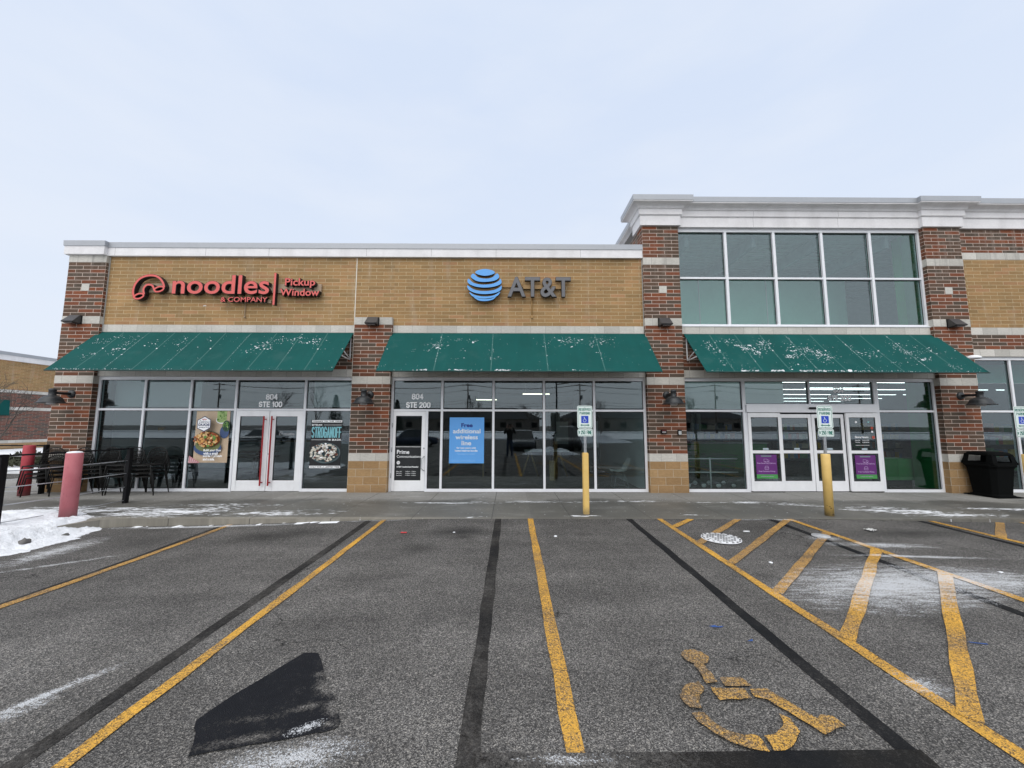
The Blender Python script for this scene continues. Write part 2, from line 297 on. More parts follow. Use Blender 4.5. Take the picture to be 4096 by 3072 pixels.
def walkmat():
    m, t = newmat('concrete'); p = t.pos(); x, y, z = t.xyz(p); flat = t.map(p, (1, 1, 0))
    n1 = t.noise(flat, .8, 5, .6); n2 = t.noise(flat, 14, 4, .6); n3 = t.noise(flat, 90, 2, .6)
    wet = t.rng(t.math('ADD', y, t.math('MULTIPLY', t.math('SUBTRACT', n1, .5), 1.6)), 9.15, 9.75, 0, 1, True)   # dry strip under the awnings' drip line
    c = t.mix(wet, (.100, .098, .088), (.27, .265, .25))
    c = t.mix(t.rng(n1, .40, .7, 0, .5), c, (.19, .18, .155))
    kerb = t.math('MULTIPLY', t.rng(t.math('ADD', y, t.math('MULTIPLY', t.math('SUBTRACT', n2, .5), .12)), 7.70, 7.78, 1, 0), t.rng(x, -2.5, .5, .8, .15)); c = t.mix(kerb, c, (.26, .24, .20))
    vm = t.n('ShaderNodeVectorMath', operation='SCALE'); t.put(vm.inputs[0], c)
    t.put(vm.inputs['Scale'], t.math('MULTIPLY', t.rng(n2, .3, .7, .88, 1.12), t.rng(n3, .3, .7, .93, 1.07))); c = vm.outputs[0]
    # control joints: across the walk every 1.52 m, one along it
    jx = t.math('ABSOLUTE', t.math('SUBTRACT', t.math('FRACT', t.math('DIVIDE', t.math('ADD', x, 100.66), 1.52)), .5))
    j = t.rng(jx, .493, .4965, 0, 1)
    slab = t.math('FLOOR', t.math('DIVIDE', t.math('ADD', x, 101.42), 1.52))
    sv = t.math('FRACT', t.math('MULTIPLY', t.math('SINE', t.math('MULTIPLY', slab, 12.9898)), 43758.5))
    vm = t.n('ShaderNodeVectorMath', operation='SCALE'); t.put(vm.inputs[0], c); t.put(vm.inputs['Scale'], t.rng(sv, 0, 1, .9, 1.1)); c = vm.outputs[0]
    c = t.mix(t.math('MULTIPLY', j, .75), c, (.045, .042, .038))
    mk = maxall(t, [t.math('MULTIPLY', ell(t, x, y, *a[:5]), a[5]) for a in WALK_SNOW])
    st = t.noise(t.map(p, (.8, 5.5, 0), rot=(0, 0, R(10))), 1.5, 4, .55); st2 = t.noise(t.map(p, (1.1, 5.5, 0), rot=(0, 0, R(6))), 5.0, 5, .6)
    s = t.math('ADD', t.math('MULTIPLY', mk, .62), t.math('MULTIPLY', t.math('SUBTRACT', st, .50), 1.6))
    s = t.math('ADD', s, t.math('MULTIPLY', t.math('SUBTRACT', st2, .5), 2.4))
    s = t.math('MULTIPLY', s, t.rng(mk, 0, .15, 0, 1))
    s = t.rng(s, .36, .48, 0, .95)
    cr = t.rng(t.noise(flat, 19, 1, .5), .73, .77, 0, .85); s = t.math('MAXIMUM', s, cr)
    film = t.math('MULTIPLY', t.rng(t.noise(t.map(p, (.7, 2.2, 0)), 1.4, 5, .65), .56, .72, 0, .35), t.rng(y, 7.6, 10.4, .5, 1.))   # thin pale salt film
    c = t.mix(film, c, (.46, .46, .45)); c = t.mix(s, c, SNOWC)
    rough = t.rng(wet, 0, 1, .55, .85)
    t.out(c, t.mix(s, t_gray(t, rough), (.9, .9, .9)), 0, t.bump(t.math('ADD', t.math('MULTIPLY', s, .7), t.math('SUBTRACT', t.math('MULTIPLY', n3, .15), t.math('MULTIPLY', j, .6))), .5, .012), .4); return m
def t_gray(t, v):
    o = t.n('ShaderNodeCombineColor')
    for i in range(3): t.put(o.inputs[i], v)
    return o.outputs[0]
WALK = walkmat()
def snowmat():
    m, t = newmat('snow'); p = t.pos(); n = t.noise(p, 3, 5, .6); n2 = t.noise(p, 26, 4, .6)
    dirt = t.rng(t.noise(t.map(p, (1, 1, 1)), 2.9, 8, .8), .56, .70, 0, .75)
    c = t.mix(t.rng(n, .3, .7), (.80, .82, .85), (.74, .76, .80)); c = t.mix(dirt, c, (.20, .19, .18))
    t.out(c, .9, 0, t.bump(t.math('ADD', n2, n), .7, .03), .2, **{'Subsurface Weight': 0.0}); return m
SNOWM = snowmat()
CLEANSNOW = plain('clean_snow', (.82, .84, .87), .9, 0, .05, 8, .3, .2)

# ------------------------------------------------------------------ mesh builder
class MB:
    def __init__(s): s.v = []; s.f = []; s.m = []; s.sm = []
    def add(s, vs, fs, mi=0, smooth=False):
        o = len(s.v); s.v += [tuple(v) for v in vs]
        for f in fs: s.f.append(tuple(i + o for i in f)); s.m.append(mi); s.sm.append(smooth)
        return s
    def box(s, x0, x1, y0, y1, z0, z1, mi=0, M=None):
        v = [(x, y, z) for z in (z0, z1) for y in (y0, y1) for x in (x0, x1)]
        if M is not None: v = [M @ Vector(q) for q in v]
        return s.add(v, [(0, 2, 3, 1), (4, 5, 7, 6), (0, 1, 5, 4), (2, 6, 7, 3), (0, 4, 6, 2), (1, 3, 7, 5)], mi)
    def tube(s, pts, r, n=8, mi=0, cap=True, closed=False):
        pts = [Vector(p) for p in pts]; rs = r if isinstance(r, (list, tuple)) else [r] * len(pts)
        rings = []; up = None
        L = len(pts)
        for i, p in enumerate(pts):
            a = pts[i - 1] if (i > 0 or closed) else p; b = pts[(i + 1) % L] if (i < L - 1 or closed) else p
            d = (b - a); d = d.normalized() if d.length > 1e-9 else Vector((0, 0, 1))
            if up is None: up = Vector((0, 0, 1)) if abs(d.z) < .9 else Vector((1, 0, 0))
            u = (up - d * up.dot(d)); u = u.normalized() if u.length > 1e-6 else d.orthogonal().normalized()
            up = u; w = d.cross(u)
            rings.append([p + (u * math.cos(2 * math.pi * k / n) + w * math.sin(2 * math.pi * k / n)) * rs[i] for k in range(n)])
        vs = [q for rg in rings for q in rg]; fs = []
        for i in range(L if closed else L - 1):
            j = (i + 1) % L
            for k in range(n):
                k2 = (k + 1) % n; fs.append((i * n + k, i * n + k2, j * n + k2, j * n + k))
        s.add(vs, fs, mi, True)
        if cap and not closed:
            s.add(rings[0], [tuple(range(n))[::-1]], mi); s.add(rings[-1], [tuple(range(n))], mi)
        return s
    def lathe(s, prof, c=(0, 0, 0), n=28, mi=0, axis='z', smooth=True):
        vs = []; fs = []; P = len(prof)
        for k in range(n):
            a = 2 * math.pi * k / n
            for (r, z) in prof:
                q = (r * math.cos(a), r * math.sin(a), z)
                if axis == 'y': q = (q[0], q[2], q[1])
                vs.append((c[0] + q[0], c[1] + q[1], c[2] + q[2]))
        for k in range(n):
            k2 = (k + 1) % n
            for i in range(P - 1):
                fs.append((k * P + i, k2 * P + i, k2 * P + i + 1, k * P + i + 1))
        return s.add(vs, fs, mi, smooth)
    def poly(s, pts2, y0, y1, mi_face=0, mi_side=None, plane='xz'):
        """outline in x,z (or x,y) given depth from y0 (front) to y1 (back)"""
        from mathutils.geometry import tessellate_polygon
        mi_side = mi_face if mi_side is None else mi_side
        ar = sum(pts2[i - 1][0] * pts2[i][1] - pts2[i][0] * pts2[i - 1][1] for i in range(len(pts2)))
        if ar < 0: pts2 = pts2[::-1]
        n = len(pts2); mk = (lambda a, b, d: (a, d, b)) if plane == 'xz' else (lambda a, b, d: (a, b, d))
        tri = tessellate_polygon([[Vector((a, b, 0)) for a, b in pts2]])
        fr = [mk(a, b, y0) for a, b in pts2]; bk = [mk(a, b, y1) for a, b in pts2]
        s.add(fr, [tuple(t) for t in tri], mi_face); s.add(bk, [tuple(t)[::-1] for t in tri], mi_side)
        s.add(fr + bk, [(i, (i + 1) % n, n + (i + 1) % n, n + i) for i in range(n)], mi_side); return s
    def strip(s, pts2, w, y0, y1, mi_face=0, mi_side=None, closed=False):
        """a band of width w along a 2-D line, in the x,z plane, with depth"""
        P = [Vector(p) for p in pts2]; n = len(P); L = []; Rr = []
        for i in range(n):
            a = P[i - 1] if (i > 0 or closed) else P[i]; b = P[(i + 1) % n] if (i < n - 1 or closed) else P[i]
            d = (b - a).normalized(); nn = Vector((-d.y, d.x)); ww = w[i] if isinstance(w, (list, tuple)) else w
            L.append(P[i] + nn * ww / 2); Rr.append(P[i] - nn * ww / 2)
        mi_side = mi_face if mi_side is None else mi_side
        m = n if closed else n - 1
        vs = [(q.x, y0, q.y) for q in L] + [(q.x, y0, q.y) for q in Rr] + [(q.x, y1, q.y) for q in L] + [(q.x, y1, q.y) for q in Rr]
        F = []; S = []
        for i in range(m):
            j = (i + 1) % n
            F.append((i, n + i, n + j, j)); S += [(2 * n + i, 2 * n + j, 3 * n + j, 3 * n + i), (i, j, 2 * n + j, 2 * n + i), (n + i, 3 * n + i, 3 * n + j, n + j)]
        if not closed: S += [(0, 2 * n, 3 * n, n), (n - 1, 2 * n - 1, 4 * n - 1, 3 * n - 1)]
        s.add(vs, F, mi_face); s.add(vs, S, mi_side); return s
    def text(s, body, x0, x1, z0, z1, y, depth=.002, bold=0., mi_face=0, mi_side=None, shear=0., space=1., keep=False):
        vs, fs = text_geo(body, bold, shear, space)
        ax = min(v[0] for v in vs); bx = max(v[0] for v in vs); az = min(v[1] for v in vs); bz = max(v[1] for v in vs)
        kx = (x1 - x0) / (bx - ax); kz = (z1 - z0) / (bz - az)
        if keep: kx = kz
        mi_side = mi_face if mi_side is None else mi_side
        out = [(x0 + (v[0] - ax) * kx, y if v[2] > .5 else y + depth, z0 + (v[1] - az) * kz) for v in vs]
        o = len(s.v); s.v += out
        for f in fs:
            front = all(vs[i][2] > .5 for i in f)
            s.f.append(tuple(i + o for i in f)); s.m.append(mi_face if front else mi_side); s.sm.append(False)
        return s
    def stroke(s, body, x0, x1, z0, z1, w, y, depth=.001, mi=0, gap=.30):
        """condensed gothic lettering drawn with strokes of even width"""
        adv = 0; items = []
        for ch in body:
            if ch == ' ': adv += .45; continue
            cw, lines = GLYPH[ch]; items.append((adv, lines)); adv += cw + gap
        adv -= gap; kx = (x1 - x0 - w) / adv; kz = z1 - z0 - w; k = 0
        for a, lines in items:
            for ln in lines:
                k += 1; pts = [(x0 + w / 2 + (a + px) * kx, z0 + w / 2 + pz * kz) for px, pz in ln]
                cl = ln[0] == ln[-1] and len(ln) > 8
                if cl: s.strip(pts[:-1], w, y - .00006 * (k % 4), y + depth, mi, None, True); continue
                run = [Vector(pts[0])]; runs = []
                for i in range(1, len(pts)):
                    run.append(Vector(pts[i]))
                    if i < len(pts) - 1:
                        a_, b_ = (Vector(pts[i]) - Vector(pts[i - 1])).normalized(), (Vector(pts[i + 1]) - Vector(pts[i])).normalized()
                        if a_.dot(b_) < .72: runs.append(run); run = [Vector(pts[i])]
                runs.append(run)
                for q in runs:
                    k += 1; q[0] = q[0] - (q[1] - q[0]).normalized() * w * .42; q[-1] = q[-1] + (q[-1] - q[-2]).normalized() * w * .42
                    s.strip([tuple(v) for v in q], w, y - .00006 * (k % 5), y + depth, mi)
        return s
    def build(s, name, mats, parent=None, u0=0., v0=0., recalc=True, tag=None, bevel=0., smooth_all=False):
        me = bpy.data.meshes.new(name); me.from_pydata(s.v, [], s.f)
        mats = mats if isinstance(mats, (list, tuple)) else [mats]
        for m in mats: me.materials.append(m)
        me.polygons.foreach_set('material_index', s.m); me.polygons.foreach_set('use_smooth', [True] * len(s.f) if smooth_all else s.sm)
        if recalc:
            bm = bmesh.new(); bm.from_mesh(me)
            bmesh.ops.remove_doubles(bm, verts=bm.verts, dist=1e-5); bmesh.ops.recalc_face_normals(bm, faces=bm.faces)
            if bevel:
                bmesh.ops.bevel(bm, geom=[e for e in bm.edges if len(e.link_faces) == 2 and e.calc_face_angle(0) > .6], offset=bevel, segments=2, affect='EDGES', clamp_overlap=True)
            bm.to_mesh(me); bm.free()
        uv = me.uv_layers.new(name='UVMap')
        for p in me.polygons:
            n = p.normal; ax = max(range(3), key=lambda i: abs(n[i]))
            for li in p.loop_indices:
                c = me.vertices[me.loops[li].vertex_index].co
                uv.data[li].uv = ((c.y - D - u0 * 0, c.z) if ax == 0 else (c.x, c.z) if ax == 1 else (c.x, c.y))
                if ax != 0: uv.data[li].uv[0] -= u0
                uv.data[li].uv[1] -= v0
        me.update(); o = bpy.data.objects.new(name, me); COL.objects.link(o)
        if parent is not None: o.parent = parent
        if tag: settag(o, *tag)
        return o
def _arc(cx, cz, rx, rz, a0, a1, n=8): return [(cx + rx * math.cos(R(a0 + (a1 - a0) * k / n)), cz + rz * math.sin(R(a0 + (a1 - a0) * k / n))) for k in range(n + 1)]
def _loop(cx, cz, rx, rz): p = _arc(cx, cz, rx, rz, 90, 450, 14); p[-1] = p[0]; return p
def _ring(w=.6, r=.28):
    p = _arc(w - r, 1 - r, r, r, 0, 90, 5) + _arc(r, 1 - r, r, r, 90, 180, 5) + _arc(r, r, r, r, 180, 270, 5) + _arc(w - r, r, r, r, 270, 360, 5); return p + [p[0]]
_P = [(0, 0), (0, 1), (.36, 1)] + _arc(.36, .76, .24, .24, 90, -90) + [(0, .52)]
_S = _arc(.3, .74, .29, .26, 20, 180, 7) + [(.03, .60), (.3, .5), (.57, .40)] + _arc(.3, .26, .29, .26, 0, -160, 7)
_C = _arc(.3, .72, .3, .28, 10, 180, 7) + _arc(.3, .28, .3, .28, 180, 350, 7)
GLYPH = {'0': (.6, [_ring()]), 'O': (.6, [_ring()]), '1': (.25, [[(0, .80), (.2, 1), (.2, 0)]]), '2': (.6, [_arc(.3, .72, .29, .28, 170, -30, 8) + [(.02, 0), (.6, 0)]]),
         '3': (.6, [_arc(.28, .76, .28, .24, 160, -80, 8), _arc(.28, .26, .31, .26, 85, -160, 8)]), '4': (.62, [[(.46, 0), (.46, 1), (0, .28), (.62, .28)]]),
         '5': (.58, [[(.54, 1), (.06, 1), (.04, .55)] + _arc(.27, .31, .3, .31, 120, -150, 9)]), '8': (.6, [_loop(.3, .76, .29, .24), _loop(.3, .25, .32, .27)]),
         'S': (.6, [_S]), '$': (.6, [_S, [(.3, 1.12), (.3, -.12)]]), 'T': (.6, [[(0, 1), (.6, 1)], [(.3, 1), (.3, 0)]]), 'E': (.5, [[(.5, 1), (0, 1), (0, 0), (.5, 0)], [(0, .52), (.42, .52)]]), 'F': (.5, [[(.5, 1), (0, 1), (0, 0)], [(0, .52), (.42, .52)]]),
         'R': (.6, [_P, [(.28, .52), (.6, 0)]]), 'P': (.6, [_P]), 'V': (.64, [[(0, 1), (.32, 0), (.64, 1)]]), 'D': (.6, [[(0, 0), (0, 1), (.3, 1)] + _arc(.3, .7, .3, .3, 90, 0, 5) + _arc(.3, .3, .3, .3, 0, -90, 5) + [(0, 0)]]),
         'A': (.66, [[(0, 0), (.33, 1), (.66, 0)], [(.11, .30), (.55, .30)]]), 'K': (.62, [[(0, 0), (0, 1)], [(.58, 1), (.02, .42)], [(.2, .6), (.62, 0)]]), 'I': (.02, [[(.01, 0), (.01, 1)]]), 'N': (.6, [[(0, 0), (0, 1), (.6, 0), (.6, 1)]]),
         'G': (.6, [_C + [(.6, .5), (.36, .5)]]), 'C': (.6, [_C]), 'B': (.6, [_P, [(.36, .52)] + _arc(.34, .26, .26, .26, 90, -90) + [(0, 0)]])}
_TX = {}
def text_geo(body, bold, shear, space):
    k = (body, bold, shear, space)
    if k in _TX: return _TX[k]
    cu = bpy.data.curves.new('t', 'FONT'); cu.body = body; cu.extrude = 1.; cu.offset = bold; cu.shear = shear; cu.resolution_u = 4
    cu.space_character = space; cu.align_x = 'CENTER'; cu.space_line = 1.05
    o = bpy.data.objects.new('t', cu); COL.objects.link(o)
    dg = bpy.context.evaluated_depsgraph_get(); ev = o.evaluated_get(dg); me = ev.to_mesh()
    vs = [tuple(v.co) for v in me.vertices]; fs = [tuple(p.vertices) for p in me.polygons]
    ev.to_mesh_clear(); bpy.data.objects.remove(o); bpy.data.curves.remove(cu)
    _TX[k] = (vs, fs); return vs, fs
def settag(o, label=None, cat=None, group=None, kind=None):
    if label: o['label'] = label
    if cat: o['category'] = cat
    if group: o['group'] = group
    if kind: o['kind'] = kind
    return o
def thing(name, label, cat, loc=(0, 0, 0), rz=0., group=None, kind=None):
    o = bpy.data.objects.new(name, None); COL.objects.link(o); o.location = loc; o.rotation_euler = (0, 0, rz); o.empty_display_size = .1
    return settag(o, label, cat, group, kind)
def dup(root, loc, rz=0., label=None, group=None):
    r = root.copy(); COL.objects.link(r); r.location = loc; r.rotation_euler = (root.rotation_euler[0], root.rotation_euler[1], rz)
    if label: r['label'] = label
    if group: r['group'] = group
    for ch in list(root.children):
        c = ch.copy(); COL.objects.link(c); c.parent = r
        for g in list(ch.children):
            d = g.copy(); COL.objects.link(d); d.parent = c
    return r
def smooth_line(pts, n=6, closed=False):
    P = [Vector(p) for p in pts]; m = len(P); out = []
    for i in range(m if closed else m - 1):
        a = P[i - 1] if (i > 0 or closed) else P[i]; b = P[i]; c = P[(i + 1) % m]; d = P[(i + 2) % m] if (i + 2 < m or closed) else c
        for k in range(n):
            t = k / n; out.append(.5 * ((2 * b) + (-a + c) * t + (2 * a - 5 * b + 4 * c - d) * t * t + (-a + 3 * b - 3 * c + d) * t ** 3))
    if not closed: out.append(P[-1])
    return out
def sweep(mb, path, prof, mi=0):
    """profile (offset outwards, z) along a plan line with mitred corners; outwards is to the right of travel"""
    P = [Vector(p) for p in path]; n = len(P); rows = []
    for i in range(n):
        d0 = (P[i] - P[i - 1]).normalized() if i > 0 else None; d1 = (P[i + 1] - P[i]).normalized() if i < n - 1 else None
        d0 = d0 or d1; d1 = d1 or d0
        n0 = Vector((d0.y, -d0.x)); n1 = Vector((d1.y, -d1.x)); b = (n0 + n1); k = b / max(1e-6, (1 + n0.dot(n1)))
        rows.append([(P[i].x + k.x * o, P[i].y + k.y * o, z) for o, z in prof])
    m = len(prof); vs = [q for r in rows for q in r]; fs = []
    for i in range(n - 1):
        for j in range(m - 1): fs.append((i * m + j, (i + 1) * m + j, (i + 1) * m + j + 1, i * m + j + 1))
    mb.add(vs, fs, mi)
    return mb
F = D + .10      # plane of the brick fields between the piers
G = D + .15      # front of the window frames
GL = D + .20     # glass

# ------------------------------------------------------------------ ground
def ss(a, b, x):
    t = min(1, max(0, (x - a) / (b - a))); return t * t * (3 - 2 * t)
def asph(x, y):
    fade = ss(.5, 6.5, y)
    dip = .15 * ss(-.8, -7.5, x) if x < 0 else .075 * ss(5, 11, x)
    z = -.008 * max(0, 7.6 - max(y, -6)) - fade * dip
    if y > 7.61: z = min(z, -.16 * ss(7.6, 7.9, y)) - .01
    return z
def grid(xs, ys, fz):
    vs = [(x, y, fz(x, y)) for y in ys for x in xs]; n = len(xs)
    fs = [(j * n + i, j * n + i + 1, (j + 1) * n + i + 1, (j + 1) * n + i) for j in range(len(ys) - 1) for i in range(n - 1)]
    return vs, fs
def frange(a, b, st):
    n = int(round((b - a) / st)); return [a + (b - a) * i / n for i in range(n + 1)]
xs = [-400, -200, -100, -60, -40, -30, -22] + frange(-18, 18, .5) + [22, 30, 40, 60, 100, 200, 400]
ys = [-400, -200, -120, -80, -60, -45, -36, -28, -20, -14, -10, -6, -4, -2] + frange(-1, 7.5, .25) + [7.6, 7.62, 7.9, 8.2, 12, 20, 40, 80, 160, 400]
mb = MB(); mb.add(*grid(xs, ys, asph)); lot = mb.build('parking_lot', LOT, recalc=False, smooth_all=True); settag(lot, 'grey worn asphalt parking lot with yellow stall lines', 'parking lot', kind='structure')

def mark(name, pts, mat, h=.004, label=None):
    """a painted patch following the asphalt; pts is an outline on the ground"""
    from mathutils.geometry import tessellate_polygon
    bm = bmesh.new(); vs = [bm.verts.new((x, y, 0)) for x, y in pts]
    bm.faces.new(vs); bmesh.ops.triangulate(bm, faces=bm.faces)
    for cut in range(2):
        for e in list(bm.edges):
            if e.is_valid and e.calc_length() > .6: bmesh.ops.subdivide_edges(bm, edges=[e], cuts=max(1, int(e.calc_length() / .5)))
        bmesh.ops.triangulate(bm, faces=bm.faces)
    for v in bm.verts: v.co.z = asph(v.co.x, v.co.y) + h
    bmesh.ops.recalc_face_normals(bm, faces=bm.faces)
    if sum(f.normal.z for f in bm.faces) < 0: bmesh.ops.reverse_faces(bm, faces=bm.faces)
    me = bpy.data.meshes.new(name); bm.to_mesh(me); bm.free(); me.materials.append(mat)
    o = bpy.data.objects.new(name, me); COL.objects.link(o); o.parent = lot
    if label: o['label'] = label
    return o
def line(name, a, b, w, mat, h=.004, wob=.009, label=None):
    """a stripe from a to b with slightly uneven edges"""
    a = Vector(a); b = Vector(b); d = (b - a); n = max(2, int(d.length / .35)); nn = Vector((-d.y, d.x)).normalized()
    L = []; Rr = []
    for i in range(n + 1):
        c = a + d * i / n; L.append(c + nn * (w / 2 + random.uniform(-wob, wob))); Rr.append(c - nn * (w / 2 + random.uniform(-wob, wob)))
    mb = MB(); vs = [(q.x, q.y, asph(q.x, q.y) + h) for q in L + Rr]; m = n + 1
    mb.add(vs, [(i, m + i, m + i + 1, i + 1) for i in range(n)])
    o = mb.build(name, mat, lot, recalc=False)
    if o.data.polygons[0].normal.z < 0: o.data.flip_normals()
    if label: o['label'] = label
    return o
Y0 = -4.
line('black_line', (-5.345, 7.58), (-5.26, 3.2), .13, BLKWORN, .004)
line('yellow_line', (-5.235, 7.58), (-5.22, 2.6), .115, YELWORN, .008)
line('black_line', (-2.64, 7.58), (-2.665, Y0), .115, BLKWORN, .004)
line('yellow_line', (-2.36, 7.58), (-2.425, Y0), .098, YEL, .008)
line('black_line', (-.212, 7.59), (-.24, Y0), .118, BLKWORN, .004)
line('yellow_line', (.392, 7.595), (.338, Y0), .103, YEL, .008)
line('black_line', (2.26, 7.59), (2.24, 2.30), .112, BLK, .004)
line('yellow_line', (2.835, 7.59), (2.84, Y0), .108, YEL, .008)
line('yellow_line', (5.30, 7.59), (5.35, 2.4), .112, YEL, .008)
line('black_line', (4.93, 7.59), (4.94, 2.4), .115, BLK, .004)
line('black_line', (7.79, 7.59), (7.73, 2.4), .125, BLK, .004)
line('yellow_line', (8.01, 7.59), (7.95, 2.4), .115, YEL, .008)
line('yellow_line', (9.75, 7.6), (9.72, 2.4), .115, YEL, .008)
for k in range(6):                       # diagonal bars of the access aisle
    a = [(3.42, 7.575), (4.32, 7.575), (5.23, 7.53), (5.27, 6.66), (5.28, 5.80), (5.30, 4.93)][k]; b = [(2.88, 7.03), (2.86, 6.10), (2.87, 5.26), (2.88, 4.39), (2.86, 3.49), (2.86, 2.60)][k]
    line('hatch_bar', a, b, .115, YELWORN if k in (1, 2, 3) else YEL, .012)
line('hatch_bar', (9.30, 7.58), (7.99, 6.52), .115, YELWORN, .012)
sealer = mark('black_sealer_band', [(-.18, 2.362), (.45, 2.358), (.92, 2.361), (1.5, 2.37), (2.31, 2.375), (2.30, 2.275), (2.28, 2.13), (-.19, 2.13)], BLKBAND, .012)
mark('black_sealer_patch', [(-1.633, 3.312), (-1.58, 3.318), (-1.517, 3.31), (-1.45, 3.22), (-1.385, 3.115), (-1.33, 3.03), (-1.27, 2.95), (-1.20, 2.86), (-1.13, 2.76), (-1.08, 2.68), (-1.055, 2.632), (-1.03, 2.59), (-1.035, 2.549), (-1.08, 2.52), (-1.154, 2.507), (-1.25, 2.475), (-1.35, 2.452), (-1.45, 2.432), (-1.55, 2.405), (-1.66, 2.382), (-1.761, 2.35), (-1.80, 2.43), (-1.85, 2.512), (-1.89, 2.55), (-1.926, 2.613), (-1.90, 2.71), (-1.858, 2.832), (-1.77, 3.01), (-1.70, 3.17)], BLKPATCH, .006)
def oval(cx, cy, rx, ry, n=20): return [(cx + rx * math.cos(2 * math.pi * k / n), cy + ry * math.sin(2 * math.pi * k / n)) for k in range(n)]
def rough_edge(pl, st=.035, amp=.006):
    o = []
    for i in range(len(pl)):
        a, b = Vector(pl[i - 1]), Vector(pl[i]); n = max(1, int((b - a).length / st))
        for k in range(n): q = a.lerp(b, k / n); o.append((q.x + random.uniform(-amp, amp), q.y + random.uniform(-amp, amp)))
    return o
for nm, pl in (('head', oval(1.450, 3.238, .102, .098)),
               ('torso', [(1.395, 3.15), (1.475, 3.15), (1.468, 2.939), (1.386, 2.931)]),
               ('arm', [(1.504, 2.99), (1.657, 2.997), (1.688, 2.9), (1.503, 2.896)]), ('seat', [(1.389, 2.885), (1.617, 2.87), (1.608, 2.78), (1.382, 2.758)]),
               ('leg', [(1.652, 2.87), (1.768, 2.87), (1.798, 2.812), (1.908, 2.604), (1.953, 2.627), (2.019, 2.624), (2.026, 2.543), (1.846, 2.474), (1.825, 2.537), (1.71, 2.765), (1.64, 2.796)]),
               ('w1', [(1.187, 2.871), (1.239, 2.922), (1.341, 2.948), (1.345, 2.862), (1.287, 2.813), (1.245, 2.75), (1.232, 2.69), (1.168, 2.693), (1.141, 2.743), (1.15, 2.81)]),
               ('w2', [(1.154, 2.647), (1.232, 2.654), (1.261, 2.552), (1.30, 2.51), (1.344, 2.482), (1.457, 2.472), (1.447, 2.362), (1.358, 2.376), (1.273, 2.428), (1.211, 2.494), (1.158, 2.572)]),
               ('w3', [(1.49, 2.469), (1.576, 2.487), (1.656, 2.544), (1.69, 2.59), (1.698, 2.646), (1.735, 2.597), (1.727, 2.506), (1.656, 2.433), (1.54, 2.364), (1.481, 2.362)])):
    mark('wheelchair_symbol_piece', rough_edge(pl), YELSYM, .016)

# sidewalk: one slab with a kerb face that shows where the lot dips
mb = MB()
ex = [(-40, 6.3), (-8.35, 6.3), (-8.0, 6.55), (-7.85, 7.0), (-7.6, 7.5), (-7.2, 7.6), (40, 7.6), (40, D + .2), (-12.0, D + .2), (-12.0, D + 4), (-16, D + 4), (-16, D + .4), (-40, D + .4)]
mb.poly(ex, 0., -.25, plane='xy')
walk = mb.build('sidewalk', WALK); settag(walk, 'wet concrete sidewalk with snow streaks along the shop fronts', 'sidewalk', kind='structure')

# ------------------------------------------------------------------ the two shop buildings
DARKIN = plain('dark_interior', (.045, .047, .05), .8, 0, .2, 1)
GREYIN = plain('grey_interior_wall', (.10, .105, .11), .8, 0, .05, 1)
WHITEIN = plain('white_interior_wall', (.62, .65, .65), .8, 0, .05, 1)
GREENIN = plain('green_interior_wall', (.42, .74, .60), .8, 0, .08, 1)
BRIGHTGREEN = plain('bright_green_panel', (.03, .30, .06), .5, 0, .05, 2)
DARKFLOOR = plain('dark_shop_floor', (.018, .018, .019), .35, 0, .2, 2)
ROOFM = plain('roof_membrane', (.4, .4, .4), .9)
low = thing('shop_building', 'low tan and red brick building with two shops under green awnings', 'building', (0, 0, 0))
tall = thing('store_building', 'taller red brick store with white cornice and a grid of upper windows', 'building', (0, 0, 0))
def pier(parent, x0, x1, top, squares=True, yb=None, lx=None, rx=None):
    yb = yb or D + .5
    p = MB().box(x0, x1, D, yb, 1.016, top).build('brick_pier', RED, parent, u0=x0)
    e = .004
    MB().box(x0 - e, x1 + e, D - e, yb, 0, .8128).build('block_base', BLOCK, p, u0=x0)
    for z, off in ((.8128, .1), (2.8448, .22), (4.4704, .2), (6.1976, .17)):
        if z < top: MB().box(x0 - e, x1 + e, D - e, yb, z, z + .2032).build('stone_band', STONE, p, u0=x0 - off, v0=z)
    if squares:
        c = (x0 + x1) / 2 + .02
        MB().box(c - .105, c + .105, D - .006, D + .05, 5.385, 5.592).build('accent_stone', STONE, p, u0=c - .3, v0=5.385)
    return p
P1, P2, P3, P4 = (-12.152, -11.133), (-4.236, -3.213), (3.689, 4.697), (11.614, 12.635)
pier(low, *P1, 6.40, yb=D + .55)
# the middle pier only rises to the wall-light band
p2 = MB().box(P2[0], P2[1], D, D + .5, 1.016, 4.4704).build('brick_pier', RED, low, u0=P2[0])
MB().box(P2[0] - .004, P2[1] + .004, D - .004, D + .5, 0, .8128).build('block_base', BLOCK, p2, u0=P2[0])
for z, off in ((.8128, .1), (2.8448, 0.), (4.4704, .2)):
    MB().box(P2[0] - .004, P2[1] + .004, D - .004, D + .5, z, z + .2032).build('stone_band', STONE, p2, u0=P2[0] - off, v0=z)
pier(tall, *P3, 7.3152); pier(tall, *P4, 7.3152)
def field(parent, x0, x1, tan=True, z1=6.4008):
    if tan:
        w = MB().box(x0, x1, F, F + .3, 4.4704, z1).build('brick_wall', TAN, parent, u0=x0 + .11)
    MB().box(x0, x1, F - .003, F + .3, 4.2672, 4.4704).build('stone_band', STONE, parent, u0=x0 + .12, v0=4.2672)
    MB().box(x0, x1, F, F + .3, 3.2512, 4.2672).build('awning_wall', RED, parent, u0=x0)
    MB().box(x0, x1, F - .003, F + .3, 3.048, 3.2512).build('stone_band', STONE, parent, u0=x0 + .2, v0=3.048)
